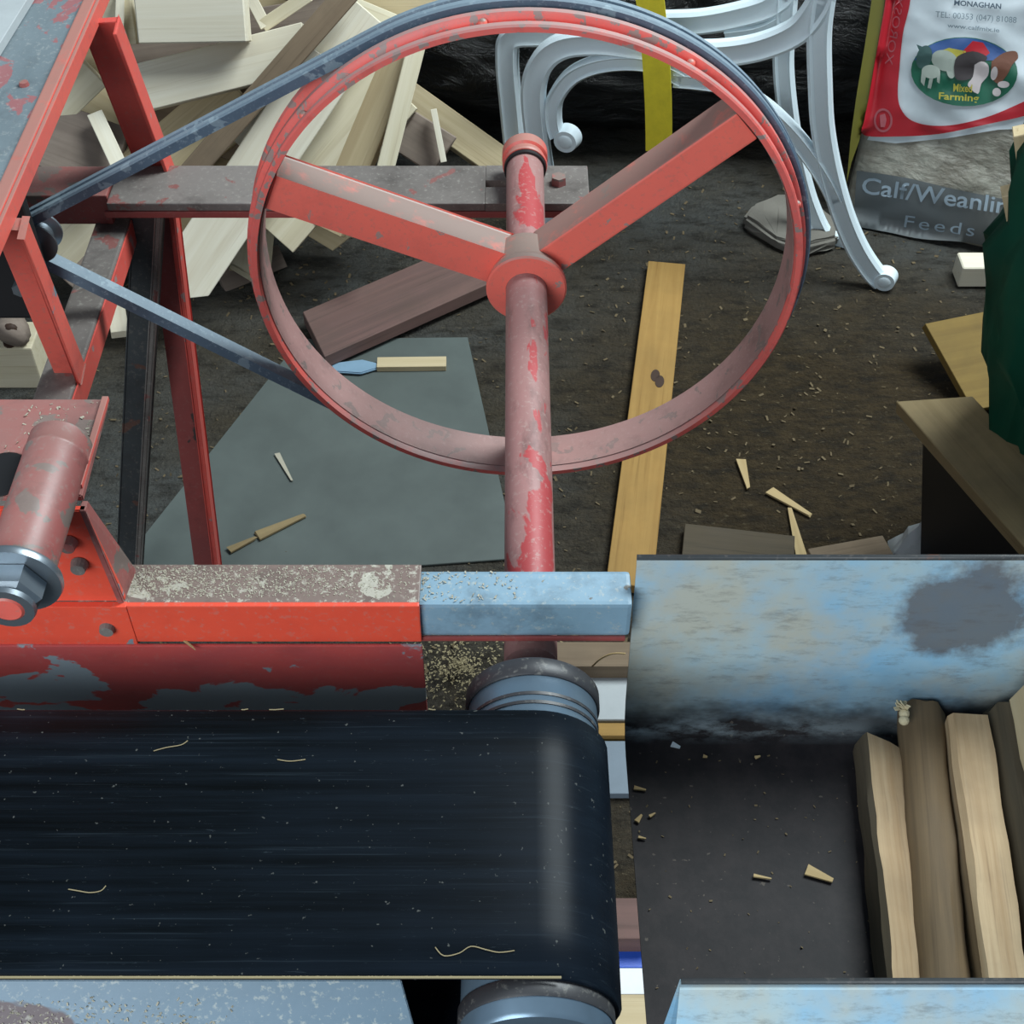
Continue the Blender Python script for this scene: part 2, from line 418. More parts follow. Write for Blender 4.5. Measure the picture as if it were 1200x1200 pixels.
# red angle over left half: dusty top and bright face
bm = B(); bx2(bm, (-.62, .746, .8505), (-.0795, .789, .8545), .001); top = obj('rail_cover', bm, 'dust_top', MF, label='sawdust covered top flange of the rail')
bm = B(); bx2(bm, (-.62, .7415, .805), (-.0795, .7465, .8545), .0012); obj('rail_face', bm, 'red_bright', MF, label='bright red front face of the rail')
bm = B(); bx2(bm, (-.62, .738, .60), (-.079, .7412, .8035), .001); obj('back_side_panel', bm, 'red_flaked', MF, label='dark red side panel flaking to grey primer')
bm = B()
prism(bm, [(-.62, .426, .822), (-.62, .380, .770), (-.066, .380, .770), (-.069, .40, .793), (-.079, .426, .822)], (0, -.003, .0026), .0006)
bx2(bm, (-.62, .377, .60), (-.070, .380, .770), .0006)
obj('front_side_panel', bm, 'blue_panel', MF, label='blue-grey front side panel with dark flaked patches')
# beams
BL_, BR_ = onz(112, 260, .695).x, onz(151, 260, .695).x
bm = B(); bx2(bm, (BL_, .80, .655), (BR_, 1.56, .695), .003); obj('side_beam', bm, 'grey_steel', MF, label='grey dusty beam with a red side')
bm = B(); bx2(bm, (BR_ + .0002, .80, .657), (BR_ + .0022, 1.558, .692), .0005); obj('beam_side', bm, 'red_leg', MF)
# slotted far plate
bm = B()
bx2(bm, (-.53, 1.515, .726), (-.035, 1.605, .738), .002); bx2(bm, (.03, 1.515, .726), (.102, 1.605, .738), .002)
bx2(bm, (-.035, 1.515, .726), (.03, 1.553, .738), .0005); bx2(bm, (-.035, 1.569, .726), (.03, 1.605, .738), .0005)
obj('far_cross_plate', bm, 'grey_steel', MF, label='grimy grey slotted cross plate')
bm = B(); bx2(bm, (-.535, 1.514, .716), (.102, 1.519, .7255), .001); obj('plate_edge', bm, 'red_dark', MF)
bm = B(); bx2(bm, (-.66, 1.53, .695), (-.532, 1.60, .74), .002); obj('beam_end', bm, 'red_dusty', MF)
# legs
def leg(nm, a, b, w, d, mat, parent=MF):
    bm = B(); bar(bm, a, b, w, d, V((0, 1, 0)), .002); return obj(nm, bm, mat, parent)
leg('leg', (-.505, 1.585, .955), (-.485, 1.625, .70), .046, .010, 'red_leg')
leg('leg_side', (-.482, 1.572, .955), (-.462, 1.612, .70), .005, .034, 'red_leg')
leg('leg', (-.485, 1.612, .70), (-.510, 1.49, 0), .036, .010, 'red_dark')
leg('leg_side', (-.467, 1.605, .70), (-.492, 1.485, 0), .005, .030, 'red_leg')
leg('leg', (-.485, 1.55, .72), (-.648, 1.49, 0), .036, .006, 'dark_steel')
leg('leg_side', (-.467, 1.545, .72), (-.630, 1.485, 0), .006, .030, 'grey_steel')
for x in (-.57,):
    for y in (.40, .77):
        leg('leg', (x, y, .64), (x - .03, y, 0), .045, .045, 'red_dark')
bm = B(); bx2(bm, (-.595, .385, .64), (-.545, .80, .68), .002); obj('leg_crossbar', bm, 'red_dark', MF)
# side table top-left
bm = B(); bx2(bm, (-1.05, 1.06, .958), (-.528, 1.66, .966), .001); obj('table_top', bm, 'table', MF, label='blue-grey table plate worn through to red')
bm = B(); bx2(bm, (-.526, 1.05, .962), (-.511, 1.66, .972), .002); obj('table_rim', bm, 'red', MF, label='dusty red angle rim')
bm = B(); bx2(bm, (-.5105, 1.05, .950), (-.506, 1.66, .971), .001); obj('table_rim_face', bm, 'red', MF)
bm = B(); bmesh.ops.create_cone(bm, cap_ends=True, segments=10, radius1=.006, radius2=.005, depth=.005, matrix=Matrix.Translation(onz(28, 98, .968)))
obj('table_rivet', bm, 'red_dusty', MF)
# post from table down to side beam
leg('post', (-.512, 1.165, .950), (-.528, 1.235, .694), .030, .012, 'red')
leg('post_side', (-.495, 1.158, .950), (-.511, 1.228, .694), .004, .026, 'red')
for p in ((-1.0, 1.1), (-1.0, 1.62)): leg('leg', (p[0], p[1], .957), (p[0] - .03, p[1], 0), .04, .04, 'red_dark')
# bearing bracket, lower left
bm = B()
prism(bm, [(-.60, .747, .8545), (-.332, .747, .8545), (-.3405, .747, .968), (-.60, .747, .968)], (0, .006, 0), .001)
br = obj('bracket_plate', bm, 'red_bright', MF, label='bright red upright bracket plate')
bm = B(); prism(bm, [(-.329, .744, .800), (-.3405, .747, .968), (-.3405, .758, .968), (-.329, .782, .858), (-.329, .782, .80)], (-.005, 0, 0), .0006)
obj('gusset', bm, 'red_dusty', MF)
bm = B(); bx2(bm, (-.60, .7405, .802), (-.330, .7468, .8546), .0006); obj('bracket_foot', bm, 'red_bright', MF)
bm = B()
prism(bm, [(-.3435, .757, .968), (-.3465, .872, .968), (-.60, .872, .968), (-.60, .757, .968)], (0, 0, .007), .001)
obj('bracket_top', bm, 'red_dusty', MF, label='dusty red bracket top flange')
bm = B(); bx2(bm, (-.350, .765, .9745), (-.3445, .871, .979), .0006); obj('bracket_lip', bm, 'red', MF)
# flat black disc standing in for the shadow in the recess beside tube
bm = B(); bmesh.ops.create_uvsphere(bm, u_segments=24, v_segments=10, radius=1, matrix=Matrix.Translation(onz(2, 556, .9755)) @ Matrix.Diagonal((.022, .026, .0012, 1))); obj('recess_shadow_disc', bm, 'motor', MF, smooth=0)
for (x, z) in ((-.3615, .932), (-.359, .905), (-.352, .826)):
    bm = B(); y0 = .740 if z > .86 else .7375
    bmesh.ops.create_cone(bm, cap_ends=True, segments=14, radius1=.0075, radius2=.006, depth=.008, matrix=Matrix.Translation((x, y0 + .002, z)) @ Matrix.Rotation(PI / 2, 4, 'X'))
    obj('rivet', bm, 'red_dusty' if z > .92 else 'grey_steel', br)
# hinge tube with nut
bm = B(); lathe_y(bm, [(0, .0255), (.120, .0255), (.121, .0262), (.124, .0262), (.125, .0255), (.142, .0255), (.146, .022)], -.3705, .668, .982, 40, False)
tube = obj('hinge_tube', bm, 'red_dusty', MF, smooth=35, label='dusty red tube')
bm = B(); lathe_y(bm, [(0, .014), (0, .0335), (.004, .0345), (.007, .0335), (.007, .014)], -.3705, .6605, .982, 40); obj('washer', bm, 'zinc', tube, smooth=35, label='shiny steel washer')
bm = B(); lathe_y(bm, [(0, .020), (.004, .0235), (.020, .0235)], -.3705, .640, .982, 6, False); obj('nut', bm, 'zinc', tube, label='zinc hexagon nut')
bm = B(); lathe_y(bm, [(0, .011), (.002, .013), (.008, .013)], -.3705, .633, .982, 24, False); obj('bolt_end', bm, 'red', tube, smooth=35, label='red painted bolt end')
bm = B(); lathe_y(bm, [(0, .013), (0, .020), (.004, .021), (.007, .013)], -.3705, .634, .982, 24); obj('nut_collar', bm, 'zinc', tube, smooth=35)

# sawdust lying on the rail and ledge
bm = B(); flakes(bm, 1900, lambda: (-.33 + .245 * random.betavariate(.9, 1.5), .751 + random.betavariate(1.3, 1.3) * .036, .8547), .0006, .0022)
flakes(bm, 90, lambda: (random.uniform(-.42, -.35), random.uniform(.80, .868), .9752), .001, .0035)
flakes(bm, 120, lambda: (-.078 + .12 * random.betavariate(.7, 2), random.uniform(.750, .784), .8506), .001, .003)
lz = lambda y: .8225 - (.426 - y) * 1.13
def pl_ledge():
    x = -.44 + .26 * random.betavariate(1.2, 1.8); y = .385 + .03 * random.betavariate(1, 1.6); return (x, y, lz(y) + .0062)
b2_ = B(); flakes(b2_, 900, pl_ledge, .0008, .003)
tag(obj('ledge_sawdust', b2_, 'chip_grey'), 'pale sawdust caught on the blue-grey front panel below the belt', 'sawdust', kind='stuff')
tag(obj('rail_sawdust', bm, 'chip_grey'), 'pale grey sawdust caked along the top of the red rail', 'sawdust', kind='stuff')

# ------------------------------------------------------------------ pulley wheel with its shaft and drum (they turn together)
WX, WY, WZ, WR = .017, 1.306, .767, .330
PW = thing('pulley_wheel', 'big red three-spoke pulley wheel on a long shaft with a drum at the near end', 'pulley wheel', (WX, WY, WZ))
prof = [(0, .3165), (0, .3225), (.002, .3245), (.008, .325), (.0105, .3225), (.011, .3175), (.0155, .3175), (.016, .326), (.019, .3302), (.026, .3305), (.029, .328), (.031, .318),
        (.056, .318), (.059, .330), (.064, .332), (.067, .330), (.067, .3152), (.012, .3152), (.009, .3160)]
bm = B(); lathe_y(bm, prof, WX, WY, WZ, 160)
rim = obj('rim', bm, 'wheel_rim', PW, smooth=40)
bm = B(); lathe_y(bm, [(.010, .3145), (.010, .3151), (.0665, .3151), (.0665, .3145)], WX, WY, WZ, 160)
obj('rim_inner_face', bm, 'rim_inner', rim, smooth=40, label='dusty mauve inner face of the rim')
for k in range(9):
    a = 2 * PI * k / 9 + .32
    bm = B(); bmesh.ops.create_icosphere(bm, subdivisions=2, radius=.005, matrix=Matrix.Translation((WX + .3235 * math.cos(a), WY + .013, WZ + .3235 * math.sin(a))))
    obj('weld_bead', bm, 'wheel_red', rim, smooth=0)
HUB = V((WX, WY, WZ))
for ang in (157.5, 40.5, 272):
    d = V((math.cos(math.radians(ang)), 0, math.sin(math.radians(ang))))
    bm = B(); bar(bm, HUB + d * .028 + V((0, .034, 0)), HUB + d * .3125 + V((0, .034, 0)), .046, .041, V((0, 0, 1)) if ang < 200 else V((1, 0, 0)), .0025)
    obj('spoke', bm, 'wheel_red', PW)
bm = B(); lathe_y(bm, [(0, .0245), (0, .0455), (.002, .0475), (.009, .0475), (.012, .0445), (.020, .0425), (.058, .0405), (.066, .034), (.066, .0245)], WX, WY - .012, WZ, 48)
obj('hub', bm, 'wheel_red', PW, smooth=40)
for ang in (157.5, 40.5):
    d = V((math.cos(math.radians(ang)), 0, math.sin(math.radians(ang))))
    bm = B(); bmesh.ops.create_icosphere(bm, subdivisions=3, radius=.016, matrix=Matrix.Translation(HUB + d * .034 + V((0, .030, 0))) @ Matrix.Diagonal((1.1, 1.4, .8, 1)))
    obj('hub_weld', bm, 'wheel_red', PW, smooth=0)
bm = B(); lathe_y(bm, [(0, .0243), (.835, .0243)], WX, .745, WZ, 40, False); obj('shaft', bm, 'shaft', PW, smooth=40)
bm = B(); lathe_y(bm, [(0, .0245), (0, .0285), (.004, .0295), (.008, .0265), (.015, .0265), (.017, .030), (.034, .030), (.038, .026), (.038, .0245)], WX, 1.555, WZ, 40)
obj('end_collar', bm, 'red', PW, smooth=40, label='bright red end collar')
bm = B(); lathe_y(bm, [(0, .0246), (0, .0275), (.006, .0275), (.006, .0246)], WX, 1.548, WZ, 40); obj('seal_ring', bm, 'motor', PW, smooth=40)
bm = B(); bmesh.ops.create_cone(bm, cap_ends=True, segments=6, radius1=.011, radius2=.010, depth=.012, matrix=Matrix.Translation((.062, 1.562, .743))); obj('bearing_bolt', bm, 'red_dusty', MF)
# drum
bm = B(); lathe_y(bm, [(0, .030), (.000, .054), (.003, .0565), (.300, .0565), (.303, .054), (.303, .030)], WX + .001, .398, WZ, 64)
drum = obj('drum', bm, 'drum', PW, smooth=40, label='blue-grey steel drum')
bm = B(); lathe_y(bm, [(0, .050), (0, .0575), (.002, .059), (.016, .059), (.018, .0575), (.018, .050)], WX + .001, .692, WZ, 64); obj('drum_ring', bm, 'drum_ring', drum, smooth=40, label='knurled dark ring')
bm = B(); lathe_y(bm, [(0, .050), (0, .0575), (.002, .0585), (.012, .0585), (.014, .0575), (.014, .050)], WX + .001, .412, WZ, 64); obj('drum_ring', bm, 'drum_ring', drum, smooth=40, label='knurled dark ring')
for a in (.672, .663):
    bm = B(); lathe_y(bm, [(0, .050), (0, .0572), (.003, .0572), (.003, .050)], WX + .001, a, WZ, 64); obj('drum_groove', bm, 'drum_ring', drum, smooth=40)

# ------------------------------------------------------------------ drive belt + motor
PX, PZ, PR = -.563, .803, .024
BR = .330
def tangents():
    d = V((PX - WX, PZ - WZ)); L = d.length; th = math.atan2(d.y, d.x); al = math.acos((BR - PR) / L)
    return th - al, th + al
a1, a2 = tangents()   # a1 = upper contact, a2 = lower contact
path, ups = [], []
def addp(cx, cz, r, a):
    path.append((cx + r * math.cos(a), WY + .043, cz + r * math.sin(a))); ups.append((math.cos(a), 0, math.sin(a)))
n = 120; s0 = a1; s1 = a2 - 2 * PI
for i in range(n + 1): addp(WX, WZ, BR, s0 + (s1 - s0) * i / n)
for i in range(1, 24):
    k = i / 24; p0 = V((WX + BR * math.cos(a2), WZ + BR * math.sin(a2))); p1 = V((PX + PR * math.cos(a2), PZ + PR * math.sin(a2)))
    q = p0.lerp(p1, k); path.append((q.x, WY + .043, q.y)); ups.append((math.cos(a2), 0, math.sin(a2)))
for i in range(25): addp(PX, PZ, PR, a2 + (a1 - a2) * i / 24)
for i in range(1, 24):
    k = i / 24; p0 = V((PX + PR * math.cos(a1), PZ + PR * math.sin(a1))); p1 = V((WX + BR * math.cos(a1), WZ + BR * math.sin(a1)))
    q = p0.lerp(p1, k); path.append((q.x, WY + .043, q.y)); ups.append((math.cos(a1), 0, math.sin(a1)))
prof = [(-.0125, .006), (-.010, .008), (-.003, .008), (-.0012, .0045), (.0012, .0045), (.003, .008), (.010, .008), (.0125, .006), (.0095, -.006), (-.0095, -.006)]
bm = B(); sweep(bm, path, prof, ups, closed=True)
tag(obj('drive_belt', bm, 'rubber', smooth=30), 'grey-blue rubber drive belt looped around the big red pulley wheel', 'belt')
bm = B(); lathe_y(bm, [(0, .008), (0, .026), (.003, .026), (.007, .017), (.023, .017), (.027, .026), (.030, .026), (.030, .008)], PX, WY + .028, PZ, 32)
MO = thing('electric_motor', 'dark electric motor half hidden under the side table, turning the drive belt', 'motor', (PX - .05, 1.45, .70))
obj('motor_pulley', bm, 'zinc', MO, smooth=40)
bm = B(); lathe_y(bm, [(0, .0079), (.07, .0079)], PX, WY + .010, PZ, 16, False); obj('motor_shaft', bm, 'zinc', MO, smooth=40)
bm = B()
pr = [(0, .012), (0, .031), (.012, .036)]
for k in range(5): pr += [(.03 + k * .02, .036), (.033 + k * .02, .033), (.043 + k * .02, .033), (.046 + k * .02, .036)]
pr += [(.15, .03), (.15, .012)]
lathe_y(bm, pr, -.665, 1.375, PZ - .012, 40); bx2(bm, (-.71, 1.300, .735), (-.63, 1.51, .760), .003)
obj('motor_body', bm, 'motor', MO, smooth=40)
bm = B(); bx2(bm, (-.70, 1.296, .722), (-.548, 1.316, .885), .004); obj('motor_mount', bm, 'motor', MO)
bm = B(); p = ony(25, 335, 1.293); bmesh.ops.create_cone(bm, cap_ends=True, segments=6, radius1=.009, radius2=.009, depth=.014, matrix=Matrix.Translation((p.x, 1.290, p.z)) @ Matrix.Rotation(PI / 2, 4, 'X'))
obj('motor_bolt', bm, 'zinc', MO)

# ------------------------------------------------------------------ conveyor belt
path, ups = [], []
CX, CZ, CR = WX + .001, WZ, .0605; LX = -.95
for i in range(21):
    a = PI / 2 - PI * i / 20; path.append((CX + CR * math.cos(a), .538, CZ + CR * math.sin(a))); ups.append((math.cos(a), 0, math.sin(a)))
for i in range(1, 12): path.append((CX + (LX - CX) * i / 12, .538, CZ - CR)); ups.append((0, 0, -1))
for i in range(21):
    a = -PI / 2 - PI * i / 20; path.append((LX + CR * math.cos(a), .538, CZ + CR * math.sin(a))); ups.append((math.cos(a), 0, math.sin(a)))
for i in range(1, 12): path.append((LX + (CX - LX) * i / 12, .538, CZ + CR)); ups.append((0, 0, 1))
w = .1145
prof = [(-w, -.003), (-w, .001), (-w + .003, .0032)] + [(-w + .003 + (2 * w - .006) * i / 6, .0034) for i in range(1, 6)] + [(w - .003, .0032), (w, .001), (w, -.003)]
bm = B(); sweep(bm, path, prof, ups, closed=True)
tag(obj('conveyor_belt', bm, 'belt', smooth=40), 'wide black rubber conveyor belt running around the near drum', 'conveyor belt')
IR = thing('idler_roller', 'grey roller under the far left end of the black conveyor belt', 'roller', (LX, .538, CZ))
bm = B(); lathe_y(bm, [(0, .02), (0, .0565), (.26, .0565), (.26, .02)], LX, .408, CZ, 48); obj('roller_body', bm, 'drum', IR, smooth=40)
bm = B(); lathe_y(bm, [(0, .02), (.36, .02)], LX, .36, CZ, 20, False); obj('roller_axle', bm, 'dark_steel', IR, smooth=40)
# frayed threads along belt edges
bm = B()
for k in range(70):
    x = random.uniform(-.45, .02); y = .4236 if random.random() < .93 else .6528
    d = random.uniform(.003, .012); sg = random.choice((-1, 1))
    sweep(bm, [(x, y, .8297), (x + sg * d * .6, y - .001, .8300), (x + sg * d, y - .001, .8302)], circ(.0005, 4))
bx2(bm, (-.45, .4222, .8288), (.035, .4234, .8306), 0)
tag(obj('belt_threads', bm, 'chip_dim'), 'pale frayed threads along the near edge of the black conveyor belt', 'threads', kind='stuff')
# fibre curls lying on the belt
def curl(px, label, name='wood_fibre', r=.00042):
    pts = [onz(x, y, .8316) for x, y in px]
    bm = B(); sweep(bm, spline(pts, 4), circ(r, 5)); o = obj(name, bm, 'chip_dim', smooth=0); return tag(o, label, 'wood fibre')
curl([(510, 1110), (520, 1120), (538, 1117), (552, 1109), (570, 1113), (585, 1116), (603, 1114)], 'long wavy pale fibre on the black belt near its front edge')
curl([(80, 1042), (92, 1044), (105, 1046), (118, 1044), (124, 1038)], 'short pale fibre on the left of the black belt')
curl([(180, 880), (195, 876), (212, 873), (220, 868)], 'pale fibre scratchline on the back of the black belt, left of centre')
curl([(325, 890), (340, 892), (358, 890)], 'tiny pale fibre at the back of the black belt, near the middle')

# ------------------------------------------------------------------ trough
TR = thing('metal_trough', 'open blue metal trough with a dark rubbed bed holding split logs', 'trough', (.30, .40, .655))
bm = B()
# cross-section in YZ (inner skin), swept along X
sec = [(.776, .877), (.772, .868), (.757, .72), (.754, .695), (.748, .677), (.737, .665), (.72, .660), (.45, .660), (.437, .663), (.430, .672), (.426, .69), (.4185, .836), (.415, .841), (.409, .8405), (.372, .812)]
TH = .003
def offset(sec, d):
    out = []
    for i, p in enumerate(sec):
        a = V(sec[max(i - 1, 0)]); b = V(sec[min(i + 1, len(sec) - 1)]); t = (b - a).normalized(); nn = V((-t.y, t.x))
        q = V(p) - nn * d * -1; out.append((q.x, q.y))
    return out
out = offset(sec, TH)
loop = sec + out[::-1]
def xl(y, z):   # slanted cut of the left end
    t = max(0, min(1, (.77 - y) / .34)); b = .1075 + .003 * t
    if y < .425: return .118 - (.418 - y) * .15
    if y < .45 and z > .67: return b + (.118 - b) * min(1, (z - .67) / .16)
    return b
A = [bm.verts.new((xl(y, z), y, z)) for y, z in loop]; Bv = [bm.verts.new((.95, y, z)) for y, z in loop]
n = len(loop); fs = []
for i in range(n): fs.append(bm.faces.new((A[i], A[(i + 1) % n], Bv[(i + 1) % n], Bv[i])))
h = len(sec)
for R_ in (A, Bv):
    for i in range(h - 1): fs.append(bm.faces.new((R_[i], R_[i + 1], R_[n - 2 - i], R_[n - 1 - i])))
bmesh.ops.recalc_face_normals(bm, faces=fs)
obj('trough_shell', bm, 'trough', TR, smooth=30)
bm = B(); sweep(bm, [(.1075, .7765, .878), (.95, .7765, .878)], circ(.0026, 8)); obj('trough_rim', bm, 'dark_steel', TR, smooth=0)
bm = B(); sweep(bm, [(.118, .4145, .842), (.95, .4145, .842)], circ(.0024, 8)); obj('trough_rim', bm, 'dark_steel', TR, smooth=0)
for x in (.35, .85):
    for y in (.47, .71):
        bm = B(); bar(bm, (x, y, .656), (x, y, 0), .04, .04, V((0, 1, 0))); obj('trough_leg', bm, 'red_dark', TR)

# ------------------------------------------------------------------ wood pieces
def plank(name, p1, p2, w, t, mat, label, cat='plank', roll=0, up=None, cut1=0, cut2=0, group=None, taper=1.0, jag=0, warp=0.0):
    """a board from p1 to p2; width w, thickness t; its face looks at the camera unless up is given, then is rolled"""
    p1, p2 = V(p1), V(p2); x = (p2 - p1).normalized(); mid = (p1 + p2) / 2
    u = V(up) if up else (CAM - mid).normalized()
    z = (u - x * u.dot(x)).normalized()
    z = Matrix.Rotation(math.radians(roll), 3, x) @ z
    y = z.cross(x); R = Matrix((x, y, z)).transposed()
    L = (p2 - p1).length; bm = B(); ns = 10; rings = []
    rnd = random.Random(hash(label) % 9999 if False else sum(map(ord, label)))
    for i in range(ns + 1):
        f = i / ns; ww = w * (1 + (taper - 1) * f); ring = []
        for (a, b) in ((-1, -1), (1, -1), (1, 1), (-1, 1)):
            off = 0
            if i == 0: off = cut1 * a * w / 2
            if i == ns: off = cut2 * a * w / 2
            if jag and i in (0, ns): off += rnd.uniform(-jag, jag)
            wob = warp * math.sin(f * PI)
            ring.append(bm.verts.new((-L / 2 + L * f + off, a * ww / 2, b * t / 2 + wob)))
        rings.append(ring)
    for i in range(ns):
        for j in range(4):
            k = (j + 1) % 4; bm.faces.new((rings[i][j], rings[i][k], rings[i + 1][k], rings[i + 1][j]))
    bm.faces.new(rings[0][::-1]); bm.faces.new(rings[-1])
    bmesh.ops.recalc_face_normals(bm, faces=bm.faces[:])
    bv = min(t, w) * .05
    es = [e for e in bm.edges if len(e.link_faces) == 2 and e.calc_face_angle(0) > .5]
    bmesh.ops.bevel(bm, geom=es, offset=bv, segments=1, affect='EDGES')
    me = bpy.data.meshes.new(name); bm.to_mesh(me); bm.free(); me.materials.append(M[mat])
    o = bpy.data.objects.new(name, me); COL.objects.link(o)
    o.matrix_world = Matrix.Translation(mid) @ R.to_4x4()
    return tag(o, label, cat, group)

def hz(py): return max(.02, .52 * (1 - py / 375))
def pp(px, py, lift=0, z=None):
    p = onz(px, py, hz(py) if z is None else z); d = (CAM - p).normalized(); return p + d * lift
def pile(a, b, w, t, mat, label, lift=0, roll=0, cut1=0, cut2=0, taper=1, jag=0, name='plank', cat='plank', z1=None, z2=None):
    return plank(name, pp(*a, lift, z1), pp(*b, lift, z2), w, t, mat, label, cat, roll, None, cut1, cut2, 'offcuts in the wood pile', taper, jag)
pile((163, 20), (290, 18), .092, .05, 'w_white', 'wide pale square-ended board with a small knot at the top of the pile', .16)
pile((92, 22), (158, 18), .10, .03, 'w_pale', 'short pale board left of the square-ended board, beside the red leg', .12)
pile((141, -8), (139, 52), .016, .04, 'w_white', 'thin upright pale slat between the red leg and the square-ended board', .15, name='slat', cat='slat')
pile((140, 110), (357, 56), .086, .03, 'w_white', 'long pale plank running right from the red leg, under the square-ended board', .12, roll=-8, cut2=.2)
pile((120, 75), (345, 48), .07, .03, 'w_greybrown', 'shaded grey-brown plank between the square-ended board and the long pale plank', .02)
pile((414, -16), (215, 212), .042, .05, 'w_brown', 'narrow brown plank on edge slanting down behind the drive belt', .17)
pile((388, 70), (206, 345), .105, .03, 'w_white', 'wide whitish plank with a pointed tip reaching below the grey cross plate', .13, cut1=.1, cut2=-.9, jag=.012)
pile((430, 12), (300, 185), .10, .03, 'w_white', 'whitish plank passing behind the top-left of the wheel rim', .09, roll=6)
pile((455, 95), (310, 265), .15, .028, 'w_pale', 'broad pale board seen through the left of the wheel above the spoke', .06, roll=4)
pile((472, 60), (385, 270), .065, .03, 'w_tan', 'shaded tan plank right of the broad pale board inside the wheel', .065, roll=20)  # darker board added as the shaded side face of the broad pale one
pile((489, 50), (432, 275), .034, .03, 'w_pale', 'slim pale batten at the right edge of the pile against the black plastic', .10)
pile((470, 110), (608, 208), .07, .04, 'w_tan', 'tan plank lying down towards the shaft end', .0, roll=-10, z1=.2, z2=.05)
pile((472, 152), (520, 182), .085, .05, 'w_greybrown', 'short brown block with a pale broken edge behind the cross plate', .03, name='wood_block', cat='wood block', jag=.01)
pile((508, 128), (520, 190), .012, .02, 'w_white', 'thin white splinter along the broken edge of the short brown block', .08, name='splinter', cat='splinter')
pile((335, -18), (480, 42), .05, .03, 'w_pale', 'pale plank behind the top of the wheel rim, slanting down to the right', .0, roll=-15)
pile((400, -8), (600, -12), .09, .03, 'w_tan', 'tan plank behind the very top of the wheel', -.05)
pile((292, -6), (312, 32), .022, .02, 'w_white', 'thin white stick leaning right of the square-ended board', .1, name='stick', cat='stick')
pile((308, 30), (362, -6), .024, .02, 'w_pale', 'thin pale stick forming a V with the thin white stick', .1, name='stick', cat='stick')
pile((280, 38), (395, 18), .075, .03, 'w_greybrown', 'grey-brown plank behind the two thin sticks', .02)
pile((285, 112), (150, 225), .12, .03, 'w_tan', 'tan plank with slanting grain under the long pale plank', .05, roll=5)
pile((308, 95), (228, 200), .03, .03, 'w_brown', 'dark brown strip between the tan plank and the brown edge plank', .05, name='strip', cat='strip')
pile((35, 150), (140, 190), .13, .03, 'w_greybrown', 'wide grey-brown board between the table rim and the red leg', .08, roll=-10)
pile((66, 130), (112, 85), .06, .03, 'w_pale', 'short pale offcut above the wide grey-brown board', .07)
pile((55, 80), (125, 60), .09, .03, 'w_tan', 'tan offcut under the table rim by the red leg', .03)
pile((112, 135), (140, 195), .03, .02, 'w_white', 'little white offcut tucked behind the red leg above the cross plate', .10, z2=.28)
pile((60, 300), (150, 215), .10, .03, 'w_pale', 'pale plank behind the drive belt near the motor', .02, z1=.1, z2=.22)
pile((85, 335), (160, 255), .045, .04, 'w_greybrown', 'grey-brown stick crossing behind the beam near the motor', .06, name='stick', cat='stick', z1=.06, z2=.16)
pile((128, 310), (141, 392), .035, .02, 'w_white', 'small white offcut below the lower drive belt, beside the dark leg', .02, z1=.06, z2=.02)
pile((300, 245), (292, 325), .085, .03, 'w_pale', 'pale plank end showing just under the left spoke root', .01, z1=.10, z2=.03, cut2=.5)
pile((320, 235), (402, 285), .05, .03, 'w_tan', 'tan plank corner poking out under the left spoke', .02, z1=.12, z2=.04, cut2=.4)
pile((258, 330), (330, 300), .05, .02, 'w_greybrown', 'grey-brown scrap on the floor between the tip plank and the rim', 0, z1=.012, z2=.02)
pile((180, 60), (420, 150), .30, .03, 'w_brown', 'broad brown board lying underneath the middle of the pile', -.07)
pile((60, 110), (260, 230), .22, .03, 'w_tan', 'broad tan board lying underneath the left of the pile', -.09)
pile((90, 0), (420, -10), .16, .03, 'w_tan', 'tan board at the back of the pile', -.06)
# block with branch knot at the left edge
def wblock(): 
    t = thing('pine_block', 'pale pine block with a dark knot at the left edge below the motor', 'wood block', onz(25, 440, 0))
    bm = B(); a = onz(-30, 455, .0); b = onz(52, 455, .0); bx2(bm, (a.x, a.y, 0), (b.x, a.y + .08, .10), .003); obj('block_body', bm, 'w_pale', t)
    bm = B(); p = onz(12, 405, .10); sweep(bm, [(p.x, a.y + .03, .100), (p.x, a.y + .03, .103)], circ(.018, 14, .03), (0, 1, 0)); obj('knot', bm, 'knot', t, label='dark brown knot')
wblock()
t = thing('branch_stub', 'knotty brown branch stub above the pine block at the left edge', 'branch', onz(10, 380, .1))
bm = B(); pts = [pp(-10, 310, 0, .16), pp(6, 345, 0, .15), pp(14, 385, 0, .13), pp(10, 400, 0, .12)]
sweep(bm, spline(pts, 5), circ(.03, 12), (0, 1, 0), scales=[.9 + .25 * math.sin(i * .7) for i in range(16)]); obj('branch', bm, 'w_greybrown', t, smooth=0)
bm = B(); bmesh.ops.create_icosphere(bm, subdivisions=2, radius=.014, matrix=Matrix.Translation(pp(12, 385, .022, .135)) @ Matrix.Diagonal((1, .6, .8, 1))); obj('knot', bm, 'knot', t, smooth=0)
# board resting on the table
plank('pale_board', onz(-70, 80, .973), onz(10, -40, .973), .11, .012, 'paleboard', 'pale grey board lying on the blue-grey side table', 'board', up=(0, 0, 1))

